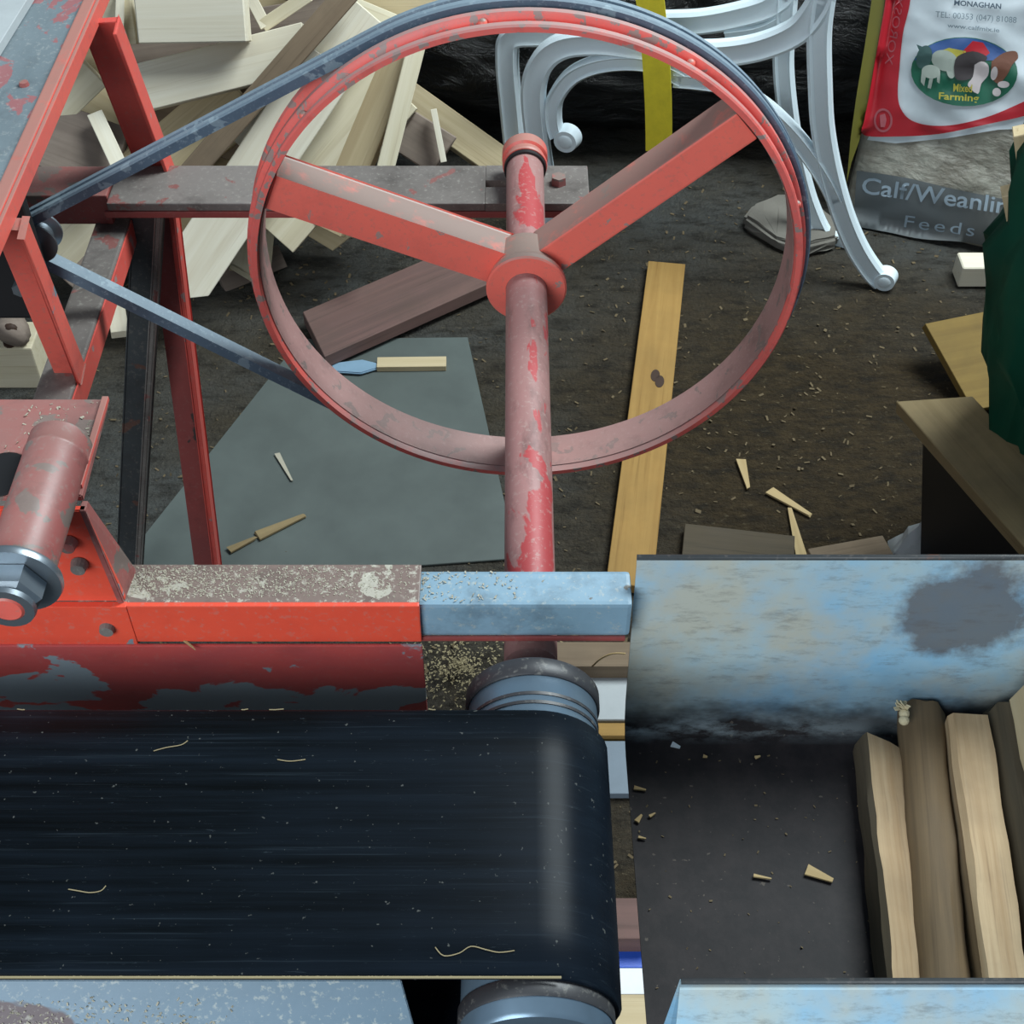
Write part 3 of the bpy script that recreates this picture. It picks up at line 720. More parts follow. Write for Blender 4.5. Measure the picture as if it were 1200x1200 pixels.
# floor pieces
bm = B()
q = [onz(*p, .0035) for p in ((352, 398), (548, 396), (606, 655), (120, 690))]
prism(bm, [(v.x, v.y, .0015) for v in q], (0, 0, .004), .0006)
tag(obj('grey_sheet', bm, 'sheet'), 'smooth grey-green sheet lying flat on the floor under the wheel', 'sheet')
plank('brown_board', onz(368, 398, .03), onz(610, 292, .03), .145, .03, 'w_redbrown', 'reddish-brown board on the floor behind the wheel, partly on the grey sheet', up=(0, 0, 1), cut1=.25)
plank('yellow_batten', onz(781, 312, .012), onz(737, 690, .012), .078, .02, 'w_yellow', 'long yellow batten on the floor to the right of the shaft', 'batten', up=(0, 0, 1))
t = bpy.data.objects['yellow_batten']
for (px, py) in ((768, 440), (773, 447)):
    bm = B(); p = onz(px, py, .0225); bmesh.ops.create_cone(bm, cap_ends=True, segments=14, radius1=.011, radius2=.011, depth=.002)
    for v in bm.verts: v.co = t.matrix_world.inverted() @ (V((v.co.x * .8, v.co.y * 1.6, v.co.z)) + p) if False else v.co
    me = bpy.data.meshes.new('knot'); bm.to_mesh(me); bm.free(); me.materials.append(M['knot'])
    k = bpy.data.objects.new('knot', me); COL.objects.link(k); k.parent = t; k.location = t.matrix_world.inverted() @ p; k.scale = (1.6, .8, .4)
    k['label'] = 'dark knot'
plank('pale_offcut', onz(442, 427, .012), onz(523, 426, .012), .03, .012, 'w_tan', 'short pale strip lying on the grey sheet inside the wheel', 'offcut', up=(0, 0, 1))
bm = B(); p = onz(412, 432, .008); prism(bm, [p + V(v) for v in ((-.045, .01, 0), (.02, .022, 0), (.07, .004, 0), (.02, -.02, 0), (-.03, -.015, 0))], (0, 0, .006), .002)
tag(obj('plastic_scrap', bm, 'lightblue'), 'light blue plastic scrap on the grey sheet beside the brown board', 'plastic scrap')
def sliver(a, b, w, label, mat='shaving', z=.006, t=.004, name='wood_sliver'):
    return plank(name, onz(*a, z), onz(*b, z), w, t, mat, label, 'wood sliver', up=(0, 0, 1), taper=.35, jag=.003)
sliver((302, 628), (357, 604), .022, 'pale broad sliver on the grey sheet left of the shaft', 'w_dim', z=.010)
sliver((268, 645), (300, 630), .015, 'small pale sliver on the grey sheet beside the red leg', 'w_dim', z=.010)
sliver((325, 532), (342, 563), .010, 'thin pale scratch-like sliver in the middle of the grey sheet', 'chip_grey', z=.009, t=.002)
sliver((868, 538), (877, 572), .018, 'pale curled sliver on the dirt floor, farthest of the three right of the wheel')
sliver((902, 575), (950, 604), .020, 'pale pointed sliver on the dirt floor, between the two others right of the wheel')
sliver((940, 655), (925, 595), .020, 'pale pointed sliver on the dirt floor, nearest the trough rim')
sliver((205, 742), (228, 760), .003, 'thin wood sliver stuck at the seam of the red rail', z=.806, t=.002)
plank('brown_board', onz(952, 660, .012), onz(1040, 644, .012), .05, .02, 'w_brown', 'brown board end just behind the trough rim', 'board', up=(0, 0, 1))
plank('dark_plank', onz(800, 640, .012), onz(930, 655, .012), .09, .02, 'w_bark', 'dark brown plank in shadow behind the trough, right of the yellow batten', up=(0, 0, 1))
# stone and pale offcut
bm = B()
q = [onz(*p, .001) for p in ((868, 268), (880, 252), (908, 240), (946, 243), (975, 268), (982, 292), (940, 304), (905, 292))]
prism(bm, [(v.x, v.y, .001) for v in q], (0, 0, .034), .008)
bmesh.ops.triangulate(bm, faces=bm.faces[:]); bmesh.ops.subdivide_edges(bm, edges=bm.edges[:], cuts=2)
for v in bm.verts: v.co += noise.noise_vector(v.co * 25) * .006; v.co.z = max(.001, v.co.z)
tag(obj('stone_slab', bm, 'stone'), 'rough grey stone slab on the floor behind the right side of the wheel', 'stone')
plank('white_offcut', onz(1122, 316, .03), onz(1200, 316, .03), .055, .05, 'w_white', 'whitish square offcut on the floor in front of the feed sack', 'offcut', up=(0, 0, 1))
plank('yellow_board', onz(1110, 432, .055), onz(1205, 412, .055), .19, .018, 'w_ochre', 'yellow board propped behind the thick plank on the black box', 'board', up=(0, -.45, .9), cut1=-.15)

# ------------------------------------------------------------------ bucket, plank over it, wrap
BU = thing('plastic_box', 'black plastic box standing on the floor under the thick tan plank', 'box', (.80, 1.50, 0))
P_, Q_ = onz(1079, 502, .268), onz(1240, 668, .268)
d_ = (Q_ - P_).normalized(); n_ = V((-d_.y, d_.x, 0)); n_ = n_ if n_.y > 0 else -n_
bm = B()
tp = [P_, Q_, Q_ + n_ * .085, P_ + n_ * .085]
bt = [P_ + d_ * .075 + n_ * .01, Q_ - d_ * .01 + n_ * .01, Q_ - d_ * .01 + n_ * .075, P_ + d_ * .075 + n_ * .075]
tv = [bm.verts.new(v) for v in tp]; bv = [bm.verts.new((v.x, v.y, .001)) for v in bt]
bm.faces.new(tv); bm.faces.new(bv[::-1])
for i in range(4): bm.faces.new((bv[i], bv[(i + 1) % 4], tv[(i + 1) % 4], tv[i]))
bmesh.ops.recalc_face_normals(bm, faces=bm.faces[:]); bmesh.ops.bevel(bm, geom=bm.edges[:], offset=.006, segments=2, affect='EDGES')
obj('box_body', bm, 'bucket', BU)
bm = B()
for i in range(4):
    a_, b_ = tp[i], tp[(i + 1) % 4]; bar(bm, a_ + V((0, 0, -.008)), b_ + V((0, 0, -.008)), .008, .014)
obj('box_rim', bm, 'bucket', BU)
plank('thick_plank', onz(1094, 474, .283), onz(1262, 660, .283), .105, .028, 'w_dim', 'thick tan plank lying across the black box beside the green sack', up=(-.12, -.25, 1), cut1=.5)
bm = B(); p = onz(1068, 660, 0)
vs = [bm.verts.new(p + V(v)) for v in ((-.045, 0, 0), (.035, -.01, 0), (.04, .05, 0), (-.03, .05, 0), (.012, .03, .085))]
for f in ((0, 1, 4), (1, 2, 4), (2, 3, 4), (3, 0, 4), (3, 2, 1, 0)): bm.faces.new([vs[i] for i in f])
bmesh.ops.subdivide_edges(bm, edges=bm.edges[:], cuts=4, use_grid_fill=True)
for v in bm.verts: v.co += noise.noise_vector(v.co * 60) * .005
tag(obj('crumpled_wrap', bm, 'foil'), 'crumpled silvery plastic wrap peaking up behind the trough rim', 'plastic wrap')

# ------------------------------------------------------------------ green sack with sticks
GS = thing('green_sack', 'dark green woven plastic sack of kindling at the right edge', 'sack', (1.15, 1.56, 0))
GY = 1.56
lv = []
for px, py in ((1215, 640), (1200, 592), (1180, 545), (1163, 500), (1153, 440), (1151, 400), (1160, 345), (1164, 300), (1172, 265), (1184, 225), (1187, 190), (1190, 165)):
    p = ony(px, py, GY); lv.append((p.z, p.x + .022))
lv = [(0.0, lv[0][1] + .03)] + [q for q in lv if q[0] > .02]
bm = B(); seg = 96; rings = []
for k, (z, xl_) in enumerate(lv):
    ring = []
    for i in range(seg):
        a = 2 * PI * i / seg
        rx = max(.1, 1.16 - xl_); ry = min(.2, rx * .6)
        fold = .010 * abs(math.sin(a * 7 + z * 5)) + .012 * abs(math.sin(a * 13 - z * 11)) + .03 * noise.noise(V((math.cos(a) * 4, math.sin(a) * 4, z * 9))) + .02 * noise.noise(V((math.cos(a) * 10, math.sin(a) * 10, z * 22)))
        zz = z + (.10 * noise.noise(V((a * 2.6, 3, 1))) + .05 * noise.noise(V((a * 9, 1, 4))) if k == len(lv) - 1 else 0)
        k2 = 1 + fold / rx
        ring.append(bm.verts.new((1.16 + rx * math.cos(a) * k2, GY + ry * math.sin(a) * k2, zz)))
    rings.append(ring)
for A, Bq in zip(rings, rings[1:]):
    for i in range(seg): bm.faces.new((A[i], A[(i + 1) % seg], Bq[(i + 1) % seg], Bq[i]))
bm.faces.new(rings[0][::-1])
bmesh.ops.solidify(bm, geom=bm.faces[:], thickness=.003)
bmesh.ops.recalc_face_normals(bm, faces=bm.faces[:])
obj('sack_body', bm, 'green_bag', GS, smooth=50)
for (px, py, py2, lab) in ((1183, 222, 300, 'thin stick end showing at the torn left corner of the green sack'), (1197, 152, 260, 'stick end showing above the mouth of the green sack')):
    plank('kindling_stick', ony(px, py, 1.57), ony(px + 14, py2, 1.60), .022, .02, 'w_tan', lab, 'stick', group='sticks in the green sack')

# ------------------------------------------------------------------ black plastic bulk behind
bm = B(); bmesh.ops.create_icosphere(bm, subdivisions=6, radius=1)
for v in bm.verts:
    n0 = v.co.normalized()
    e = lambda c, p: math.copysign(abs(c) ** p, c)
    p = V((e(n0.x, .5) * .86, e(n0.y, .6) * .48, e(n0.z, .55) * .46))
    d = .03 * noise.noise(p * 3.2) + .018 * noise.noise(V((p.x * 6, p.y * 6, p.z * 14)))
    p += n0 * d; p += V((.44, 3.20, .455)); p.z = max(p.z, .002); v.co = p
tag(obj('black_bale', bm, 'tarp', smooth=0), 'large bale wrapped in wrinkled black plastic behind the white bench frames', 'wrapped bale')

# ------------------------------------------------------------------ white cast bench ends
FA, FB = V((.785, 2.293, 0)), V((.084, 2.512, 0))
FD = (FA - FB).normalized(); FN = V((FD.y, -FD.x, 0)).normalized()
if FN.y > 0: FN = -FN      # towards the viewer
def bench_end(label, shift, curves, scrolls):
    p0 = FA + V((0, 0, 0)) - FN * shift
    t = thing('bench_end', label, 'bench end', (p0.x, p0.y, 0), 'white cast bench ends')
    for nm, pts, w in curves:
        P3 = [onplane(x, y, p0, FN) for x, y in pts]
        for q in P3: q.z = max(q.z, .012)
        bm = B(); pa = spline(P3, 6)
        k = w / 2; prof = [(-k, -.010), (-k, .006), (-k * .72, .012), (-k * .45, .007), (k * .45, .007), (k * .72, .012), (k, .006), (k, -.010)]
        sweep(bm, pa, prof, tuple(FN)); obj(nm, bm, 'white_cast', t, smooth=40)
    for nm, x, y, r in scrolls:
        c = onplane(x, y, p0, FN); c.z = max(c.z, r)
        bm = B(); M4 = Matrix.Translation(c) @ FN.to_track_quat('Z', 'Y').to_matrix().to_4x4()
        bmesh.ops.create_cone(bm, cap_ends=True, segments=28, radius1=r, radius2=r * .8, depth=.026, matrix=M4)
        bmesh.ops.create_uvsphere(bm, u_segments=16, v_segments=8, radius=r * .55, matrix=M4 @ Matrix.Translation((0, 0, .012)) @ Matrix.Diagonal((1, 1, .25, 1)))
        obj(nm, bm, 'white_cast', t, smooth=40)
bench_end('white cast bench end nearest the wheel, with a scrolled arm and curled foot', 0, [
    ('back_leg', [(972, -60), (966, -10), (960, 40), (961, 100), (964, 150), (973, 200), (987, 250), (1004, 290), (1022, 318), (1034, 330)], .044),
    ('arch', [(969, -20), (958, 8), (935, 36), (895, 54), (850, 62), (800, 62), (745, 55), (700, 50), (660, 54), (636, 72), (625, 105), (629, 160), (638, 215), (648, 265)], .050),
    ('brace', [(790, 92), (850, 100), (893, 124), (926, 154), (950, 184), (968, 212), (980, 236)], .034),
    ('curl', [(800, 92), (760, 74), (710, 74), (672, 88), (651, 115), (648, 140), (653, 160)], .034)],
    [('scroll', 664, 163, .030), ('foot_scroll', 1036, 331, .026)])
bench_end('white cast bench end behind the other, its left post and upper arm showing', .13, [
    ('back_leg', [(925, -40), (920, 30), (918, 80), (924, 140), (934, 190), (948, 240), (966, 285), (985, 312)], .040),
    ('arch', [(945, -60), (930, -20), (905, 5), (865, 18), (820, 26), (770, 28), (700, 32), (640, 40), (600, 44), (594, 70), (598, 120), (604, 180), (610, 240)], .048),
    ('brace', [(850, 40), (890, 34), (915, 22)], .020)],
    [('foot_scroll', 988, 312, .026)])

# ------------------------------------------------------------------ yellow strap hanging in front of the frame
p0 = FA + FN * .03
pts = [onplane(x, y, p0, FN) for x, y in ((758, -25), (763, 10), (768, 60), (771, 110), (772, 150), (772, 178))]
bm = B(); sweep(bm, spline(pts, 6), [(-.027, -.001), (.027, -.001), (.027, .001), (-.027, .001)], tuple(FN))
tag(obj('yellow_strap', bm, 'strap', smooth=30), 'flat yellow webbing strap hanging over the white bench end', 'strap')

# ------------------------------------------------------------------ feed sack with print
SL, SR = V((.722, 2.532, 0)), V((1.16, 2.354, 0))
SD = (SR - SL).normalized(); SNb = V((SD.y, -SD.x, 0)).normalized()
if SNb.y > 0: SNb = -SNb
SW = (SR - SL).length; SH = .74; LEAN = math.tan(math.radians(14))
FS = thing('feed_sack', 'full printed animal feed sack standing against the black bale at upper right', 'feed sack', tuple((SL + SR) / 2 - SNb * .07))
bm = B(); NU, NV = 48, 64
def spt(u, v, side):
    edge = (1 - abs(2 * u - 1) ** 3.2) ** .5 * (1 - abs(2 * v - 1) ** 6) ** .5
    th = .075 * edge
    if side > 0: th = .045 * edge
    wr = .006 * noise.noise(V((u * 5, v * 9, side))) + .004 * noise.noise(V((u * 9, v * 26, 3)))
    base = SL + SD * (u * SW) + V((0, 0, 1)) * (v * SH) - SNb * (v * SH * LEAN)
    n_ = SNb if side > 0 else -SNb
    return base + n_ * (th + wr * edge) - SNb * .03
fr = [[bm.verts.new(spt(i / NU, j / NV, 1)) for i in range(NU + 1)] for j in range(NV + 1)]
bk = [[fr[j][i] if i in (0, NU) or j in (0, NV) else bm.verts.new(spt(i / NU, j / NV, -1)) for i in range(NU + 1)] for j in range(NV + 1)]
for j in range(NV):
    for i in range(NU):
        bm.faces.new((fr[j][i], fr[j][i + 1], fr[j + 1][i + 1], fr[j + 1][i]))
        bm.faces.new((bk[j][i], bk[j + 1][i], bk[j + 1][i + 1], bk[j][i + 1]))
for v in bm.verts: v.co.z = max(v.co.z, .003)
bmesh.ops.recalc_face_normals(bm, faces=bm.faces[:])
TREE = BVHTree.FromBMesh(bm)
obj('sack_body', bm, 'sack', FS, smooth=0)
def onsack(px, py, off):
    r = ray(px, py).normalized(); h = TREE.ray_cast(CAM, r)
    if h[0] is None: h = (onplane(px, py, SL - SNb * .0, (SNb + V((0, 0, LEAN))).normalized()), SNb)
    return h[0] - r * off
def decal(name, polys, mat, off, label=None, parent=None):
    bm = B()
    for poly in polys:
        vs = [bm.verts.new((x, y, 0)) for x, y in poly]
        try: f = bm.faces.new(vs)
        except ValueError: continue
    bmesh.ops.triangulate(bm, faces=bm.faces[:])
    for _ in range(6):
        es = [e for e in bm.edges if e.calc_length() > 9]
        if not es: break
        bmesh.ops.subdivide_edges(bm, edges=es, cuts=1); bmesh.ops.triangulate(bm, faces=bm.faces[:])
    for v in bm.verts: v.co = onsack(v.co.x, v.co.y, off)
    bmesh.ops.recalc_face_normals(bm, faces=bm.faces[:])
    for f in bm.faces:
        f.normal_update()
        if f.normal.dot(SNb) < 0: f.normal_flip()
    return obj(name, bm, mat, parent or FS, smooth=0, label=label)
def crv(pts, sub=6): return [(p.x, p.y) for p in spline([(x, y, 0) for x, y in pts], sub)]
def ell(cx, cy, rx, ry, rot=0, n=32):
    c, s = math.cos(math.radians(rot)), math.sin(math.radians(rot))
    return [(cx + rx * math.cos(2 * PI * i / n) * c - ry * math.sin(2 * PI * i / n) * s, cy + rx * math.cos(2 * PI * i / n) * s + ry * math.sin(2 * PI * i / n) * c) for i in range(n)]
decal('yellow_side_band', [[(1026, -30), (1040, -30), (1036, 10), (1029, 50), (1022, 90), (1014, 140), (1007, 165), (998, 190), (992, 215), (997, 160), (1004, 110), (1014, 50)]], 'p_yellow', .003)
decal('white_panel', [[(1058, -40), (1230, -40), (1230, 150), (1170, 152), (1110, 162), (1050, 168), (1016, 164), (1024, 150), (1036, 110), (1046, 40)]], 'p_white', .003)
inner = crv([(1070, -40), (1066, 5), (1058, 40), (1054, 80), (1052, 110), (1056, 128), (1068, 141), (1090, 147), (1120, 146), (1160, 136), (1200, 119), (1230, 105)])
outer = crv([(1042, -40), (1037, 5), (1031, 40), (1024, 80), (1018, 115), (1013, 140), (1012, 158), (1050, 160), (1100, 157), (1150, 147), (1196, 137), (1230, 128)])
n_ = min(len(inner), len(outer))
bm = B(); grid = [[bm.verts.new(onsack(inner[i][0] + (outer[i][0] - inner[i][0]) * k / 6, inner[i][1] + (outer[i][1] - inner[i][1]) * k / 6, .008)) for k in range(7)] for i in range(n_)]
for g0, g1 in zip(grid, grid[1:]):
    for k in range(6): bm.faces.new((g0[k], g0[k + 1], g1[k + 1], g1[k]))
bmesh.ops.recalc_face_normals(bm, faces=bm.faces[:])
obj('red_band', bm, 'p_red', FS, smooth=0)
decal('slate_print', [crv([(1004, 200), (1060, 208), (1120, 222), (1200, 238)]) + crv([(1200, 300), (1140, 285), (1080, 280), (1040, 272), (1000, 265)])], 'p_slate', .0035)
ov = decal('oval_picture', [ell(1130, 84, 62.5, 40.5, 2)], 'p_green', .007, label='oval farm animal picture')
top = [p for p in ell(1130, 84, 61.5, 39.5, 2, 64) if p[1] < 72]
top.sort(key=lambda p: p[0])
decal('sky_patch', [top], 'p_blue', .008, parent=ov)
decal('roof_patch', [[(1128, 60), (1140, 48), (1152, 50), (1160, 62), (1150, 70), (1132, 68)]], 'p_red', .0085, parent=ov)
decal('field_patch', [[(1096, 62), (1112, 56), (1132, 60), (1130, 68), (1100, 70)]], 'p_gold', .0085, parent=ov)
decal('ram', [ell(1107, 71, 16, 12, 20), ell(1115, 80, 6, 12)], 'p_sheep', .009, parent=ov)
decal('ram_head', [ell(1083, 67, 9, 14, 15), [(1074, 52), (1084, 56), (1090, 60), (1080, 66)]], 'p_sheepdark', .0095, parent=ov)
decal('lamb', [ell(1091, 84, 11, 8, 5), [(1080, 84), (1085, 90), (1083, 101), (1079, 96)], [(1090, 88), (1094, 90), (1091, 104), (1087, 103)], [(1098, 86), (1102, 86), (1101, 98), (1098, 96)]], 'p_sheep', .0105, parent=ov)
decal('cow', [crv([(1118, 78), (1122, 66), (1140, 60), (1156, 66), (1154, 72), (1144, 76), (1140, 90), (1130, 94), (1120, 92), (1118, 78)], 3)[:-1]], 'p_cowdark', .0098, parent=ov)
decal('calf', [crv([(1142, 76), (1150, 72), (1158, 76), (1158, 88), (1150, 98), (1146, 110), (1134, 100), (1140, 90), (1142, 76)], 3)[:-1]], 'p_cowwhite', .0108, parent=ov)
decal('bull', [crv([(1162, 72), (1176, 62), (1190, 60), (1193, 68), (1186, 76), (1180, 88), (1170, 98), (1162, 90), (1162, 72)], 3)[:-1]], 'p_cowbrown', .0102, parent=ov)
decal('bull_face', [ell(1165, 86, 4, 8, 10), ell(1176, 99, 7, 4), ell(1168, 108, 5, 5)], 'p_cowwhite', .0112, parent=ov)
def lettering(name, body, a, b, up, mat, off, parent=None, bold=0, spread=1.0, align=True):
    """text laid from pixel a to pixel b along its baseline, up = cap height vector in the same frame"""
    cu = bpy.data.curves.new(name, 'FONT'); cu.body = body; cu.offset = bold; cu.space_character = spread; cu.resolution_u = 3
    ob = bpy.data.objects.new(name, cu); COL.objects.link(ob); bpy.context.view_layer.update()
    me = bpy.data.meshes.new_from_object(ob); bpy.data.objects.remove(ob)
    bm = B(); bm.from_mesh(me); bpy.data.meshes.remove(me)
    xs = [v.co.x for v in bm.verts]; x0, x1 = min(xs), max(xs); H = .70
    bmesh.ops.triangulate(bm, faces=bm.faces[:])
    for v in bm.verts:
        f = (v.co.x - x0) / (x1 - x0); g = v.co.y / H
        v.co = onsack(a[0] + (b[0] - a[0]) * f + up[0] * g, a[1] + (b[1] - a[1]) * f + up[1] * g, off)
    for f in bm.faces:
        f.normal_update()
        if f.normal.dot(SNb) < 0: f.normal_flip()
    return obj(name, bm, mat, parent or FS)
lettering('town_lettering', 'MONAGHAN', (1118, 6), (1173, 10.5), (.5, -6), 'p_ink', .006, bold=.02)
lettering('phone_lettering', 'TEL: 00353 (047) 81088', (1096, 20), (1191, 27), (.5, -7), 'p_faint', .006)
lettering('web_lettering', 'www.calfmix.ie', (1110, 32), (1171, 38), (.4, -5), 'p_faint', .006, bold=.01)
lettering('product_lettering', 'Calf/Weanling', (1009, 226), (1196, 253), (3, -19), 'p_letter', .006, bold=.012)
lettering('feeds_lettering', 'Feeds', (1059, 266), (1141, 277), (2.5, -14), 'p_letter', .006, spread=1.25)
lettering('picture_lettering', 'Mixed', (1117, 107), (1139, 108), (.5, -9), 'p_gold', .012, parent=ov, bold=.02)
lettering('picture_lettering', 'Farming', (1100, 116), (1147, 119), (.5, -8), 'p_gold', .012, parent=ov, bold=.02)
lettering('band_lettering', 'XOROSX', (1037, 75), (1051, -6), (9, 2), 'p_pink', .0095, bold=-.005)
ring = ell(1035, 141, 11, 14, 0, 40); ring2 = ell(1035, 141, 8.5, 11.5, 0, 40)
decal('band_roundel', [[ring[i], ring[(i + 1) % 40], ring2[(i + 1) % 40], ring2[i]] for i in range(40)], 'p_pink', .0095)
decal('roundel_mark', [[(1031, 135), (1037, 133), (1039, 140), (1035, 142), (1037, 149), (1032, 149)]], 'p_pink', .0095)

# ------------------------------------------------------------------ split logs in the trough
def log(label, sec, a, b, mats, name='split_log', zt=.664, endcurl=False, up=None):
    """sec: cross-section list (side, up) metres; a/b: (x,y) far and near ends on the bed"""
    A_, B_ = V((*a, zt)), V((*b, zt)); x = (B_ - A_).normalized()
    side = V((0, 0, 1)).cross(x).normalized(); side = side if side.x > 0 else -side
    L = (B_ - A_).length; mid = (A_ + B_) / 2
    R = Matrix((x, -side if False else V((0, 0, 1)).cross(x), V((0, 0, 1)))).transposed()
    sgn = 1 if V((0, 0, 1)).cross(x).x > 0 else -1
    o = thing(name, label, 'split log', tuple(mid), 'split logs in the trough')
    for pn, sc, mt in mats:
        bm = B(); ns = 14; rings = []
        for i in range(ns + 1):
            f = i / ns; ring = []
            for (u, h) in sc:
                j = .0025 * noise.noise(V((u * 90, h * 90, f * 6)))
                e = random.uniform(-.004, .004) if i in (0, ns) else 0
                p = A_ + x * (L * f + e) + side * (u + j) + V((0, 0, h + j * .6)); p.z = max(p.z, .6635)
                q = R.transposed() @ (p - mid); ring.append(bm.verts.new(q))
            rings.append(ring)
        m = len(sc)
        for r0, r1 in zip(rings, rings[1:]):
            for j in range(m): bm.faces.new((r0[j], r0[(j + 1) % m], r1[(j + 1) % m], r1[j]))
        bm.faces.new(rings[0]); bm.faces.new(rings[-1]); bmesh.ops.recalc_face_normals(bm, faces=bm.faces[:])
        me = bpy.data.meshes.new(pn); bm.to_mesh(me); bm.free(); me.materials.append(M[mt])
        for p in me.polygons: p.use_smooth = True
        me.set_sharp_from_angle(angle=math.radians(30))
        c = bpy.data.objects.new(pn, me); COL.objects.link(c); c.parent = o
    o.rotation_euler = R.to_euler()
    WLOC[o.name] = mid
    return o
zt = .664
def b2(px, py, z): p = onz(px, py, z); return (p.x, p.y)
arc = lambda r, a0, a1, n, cx=0, cz=0, ry=None: [(cx + r * math.cos(math.radians(a0 + (a1 - a0) * i / n)), cz + (ry or r) * math.sin(math.radians(a0 + (a1 - a0) * i / n))) for i in range(n + 1)]
def toplog(pa, pb, h): return b2(*pa, zt + h), b2(*pb, zt + h)
# 1: leftmost quarter with a bright split face and dark bark on its left side
a, b = toplog((1030, 862), (1066, 1160), .035)
log('leftmost split log in the trough, bright split face with dark bark on its left', None, a, b, [
    ('heartwood', [(-.013, 0), (.026, 0), (.026, .020), (.010, .030), (-.012, .037)], 'w_log'), ('bark', [(-.018, 0), (-.0131, 0), (-.0121, .037), (-.016, .033), (-.019, .016)], 'w_bark')])
# 2: dull rounded one
a, b = toplog((1084, 824), (1112, 1160), .04)
lg = log('rounded grey-brown log with a frayed pale end, second from the left in the trough', None, a, b, [
    ('log_body', arc(.022, -60, 240, 18, 0, .022, .020), 'w_dull')])
bm = B(); p = onz(1060, 832, .712)
for k in range(7):
    d = V((random.uniform(-1, .3), random.uniform(-.3, 1), random.uniform(0, 1))).normalized() * random.uniform(.008, .016)
    sweep(bm, [p, p + d * .6 + V((0, 0, .002)), p + d], [(-.002, -.0006), (.002, -.0006), (.002, .0006), (-.002, .0006)], (.3, .2, 1))
for q in (p + V((-.002, -.010, -.002)), p + V((-.001, -.004, 0))): bmesh.ops.create_icosphere(bm, subdivisions=2, radius=.005, matrix=Matrix.Translation(q))
L0 = WLOC[lg.name]; Rm = lg.rotation_euler.to_matrix()
for v in bm.verts: v.co = Rm.transposed() @ (v.co - L0)
me = bpy.data.meshes.new('frayed_fibre'); bm.to_mesh(me); bm.free(); me.materials.append(M['chip'])
o = bpy.data.objects.new('frayed_fibre', me); COL.objects.link(o); o.parent = lg; o['label'] = 'pale frayed fibres'
# 3: flat pale split piece
a, b = toplog((1133, 836), (1180, 1160), .05)
log('square-sided pale split log with clear grain, third from the left in the trough', None, a, b, [
    ('heartwood', [(-.016, 0), (.016, .0), (.0195, .050), (-.013, .052), (-.0175, .047)], 'w_log')])
# 4: dark bark log at right edge
a, b = toplog((1196, 828), (1262, 1160), .05)
log('dark bark-covered log at the right edge of the trough', None, a, b, [('bark', arc(.036, -60, 240, 18, .006, .032, .029), 'w_bark')])
a, b = toplog((1218, 800), (1300, 1150), .10)
log('tan log end lying on top of the dark bark log at the right edge', None, a, b, [('log_body', [(-.018, .066), (.03, .066), (.03, .10), (-.012, .104)], 'w_tan')])
# chips on the trough bed
CH = [((787, 872), (797, 876), .006, 'white'), ((743, 923), (757, 926), .004, 0), ((746, 963), (752, 955), .005, 0), ((761, 957), (768, 953), .003, 0), ((945, 1019), (976, 1032), .011, 'leaf'), ((883, 1026), (904, 1030), .003, 0), ((748, 981), (757, 983), .0025, 0), ((1005, 943), (1013, 946), .003, 0), ((824, 886), (829, 887), .003, 0), ((885, 888), (891, 886), .003, 0)]
LB = ['white triangular chip on the dark trough bed near its back left corner', 'pale curved chip at the left edge of the trough bed', 'small upright chip at the left edge of the trough bed, below the curved chip', 'tiny chip at the left of the trough bed, right of the upright chip',
      'tan leaf-shaped chip in the middle of the trough bed', 'thin pale splinter left of the tan leaf-shaped chip', 'tiny flat chip lowest of those at the left edge of the trough bed', 'tiny pale chip touching the leftmost split log', 'tiny chip right of the white triangular chip at the back of the bed', 'tiny chip by the back wall of the bed, above the leaf-shaped chip']
for (a, b, w, k), lab in zip(CH, LB):
    plank('wood_chip', onz(*a, .6625), onz(*b, .6625), w, .002, 'p_white' if k == 'white' else 'shaving', lab, 'wood chip', up=(0, 0, 1), taper=.35, group='chips on the trough bed')
bm = B(); flakes(bm, 120, lambda: (random.uniform(.115, .42), random.uniform(.45, .74), .6605), .001, .003)
tag(obj('trough_sawdust', bm, 'chip_dark'), 'fine brown sawdust specks scattered on the dark trough bed', 'sawdust', kind='stuff')

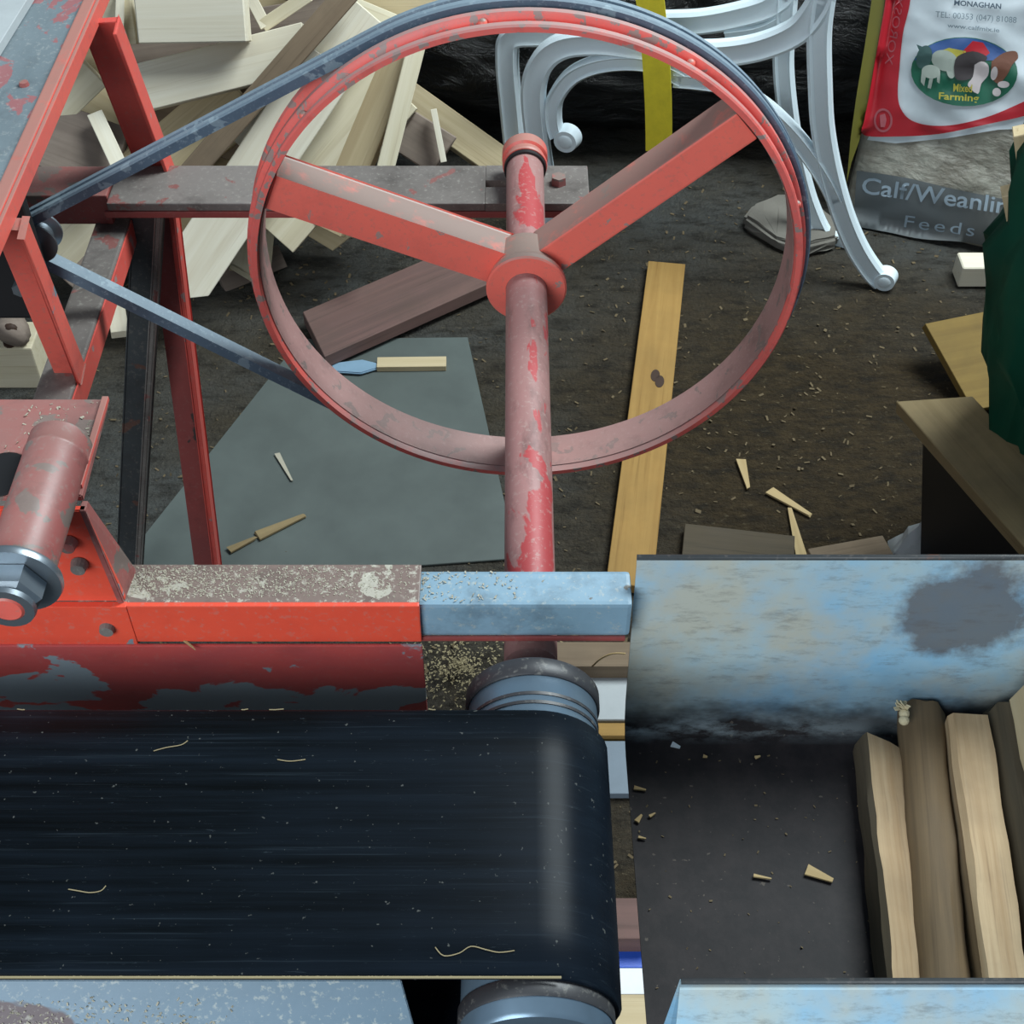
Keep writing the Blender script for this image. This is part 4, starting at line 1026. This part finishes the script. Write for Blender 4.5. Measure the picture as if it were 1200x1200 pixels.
# ------------------------------------------------------------------ things on the floor glimpsed between belt and trough
def fb(name, px0, py0, px1, py1, h, mat, label, cat):
    a = onz(px0, py0, h); b = onz(px1, py1, h); bm = B()
    bx2(bm, (a.x, b.y, .001), (b.x, a.y, h), .002); return tag(obj(name, bm, mat), label, cat)
fb('dark_timber', 640, 752, 790, 781, .05, 'w_brown', 'dark brown timber on the floor behind the drum', 'timber')
fb('pale_board', 690, 783, 780, 843, .02, 'paleboard', 'pale grey board on the floor glimpsed between drum and trough', 'board')
fb('orange_batten', 690, 847, 780, 862, .02, 'w_yellow', 'orange-yellow batten on the floor in the gap beside the belt end', 'batten')
fb('grey_board', 690, 868, 790, 930, .015, 'bluegreyboard', 'blue-grey board on the floor in the gap right of the belt', 'board')
fb('brown_block', 715, 1052, 765, 1100, .05, 'w_redbrown', 'reddish-brown block on the floor low in the gap beside the belt', 'wood block')
t = thing('printed_bag', 'flat blue and white plastic bag on the floor beside the front drum end', 'plastic bag', onz(745, 1150, 0))
for nm, y0, y1, mt, lb in (('blue_stripe', 1112, 1134, 'bluefilm', 'royal blue stripe'), ('white_stripe', 1134.3, 1165, 'whitefilm', 'white stripe'), ('tan_stripe', 1165.3, 1215, 'w_tan', 'tan stripe')):
    a = onz(700, y0, .012); b = onz(800, y1, .012); bm = B(); bx2(bm, (a.x, b.y, .001), (b.x, a.y, .012), .001); obj(nm, bm, mt, t, label=lb)
# grass-like fibre by the drum
pts = [ony(x, y, .80) for x, y in ((694, 781), (704, 772), (718, 766), (733, 766))]
bm = B(); sweep(bm, spline(pts, 4), circ(.0009, 5)); tag(obj('straw_stalk', bm, 'shaving', smooth=0), 'thin straw stalk curling from the drum to the trough', 'straw')

# ------------------------------------------------------------------ light
wd = bpy.data.worlds.new('world'); SC.world = wd; wd.use_nodes = True
nt = wd.node_tree; bg = nt.nodes['Background']
bg.inputs[0].default_value = (.62, .80, 1.0, 1); bg.inputs[1].default_value = .22
def area(name, loc, target, size, power, col, sy=None):
    l = bpy.data.lights.new(name, 'AREA'); l.energy = power; l.size = size; l.color = col
    if sy: l.shape = 'RECTANGLE'; l.size_y = sy
    o = bpy.data.objects.new(name, l); COL.objects.link(o); o.location = loc
    o.rotation_euler = (V(target) - V(loc)).to_track_quat('-Z', 'Y').to_euler(); return o
area('roof_light', (1.5, 2.3, 3.3), (-.2, 2.2, 0), 1.3, 165, (.88, .98, 1.0), 1.6)
area('doorway_light', (-1.3, -1.5, 2.1), (0, 1.2, .7), 1.6, 74, (.88, .96, 1.0), 1.8)
vs = SC.view_settings
vs.view_transform = 'Standard'; vs.look = 'None'; vs.gamma = 1; vs.exposure = 0.06; vs.use_curve_mapping = False
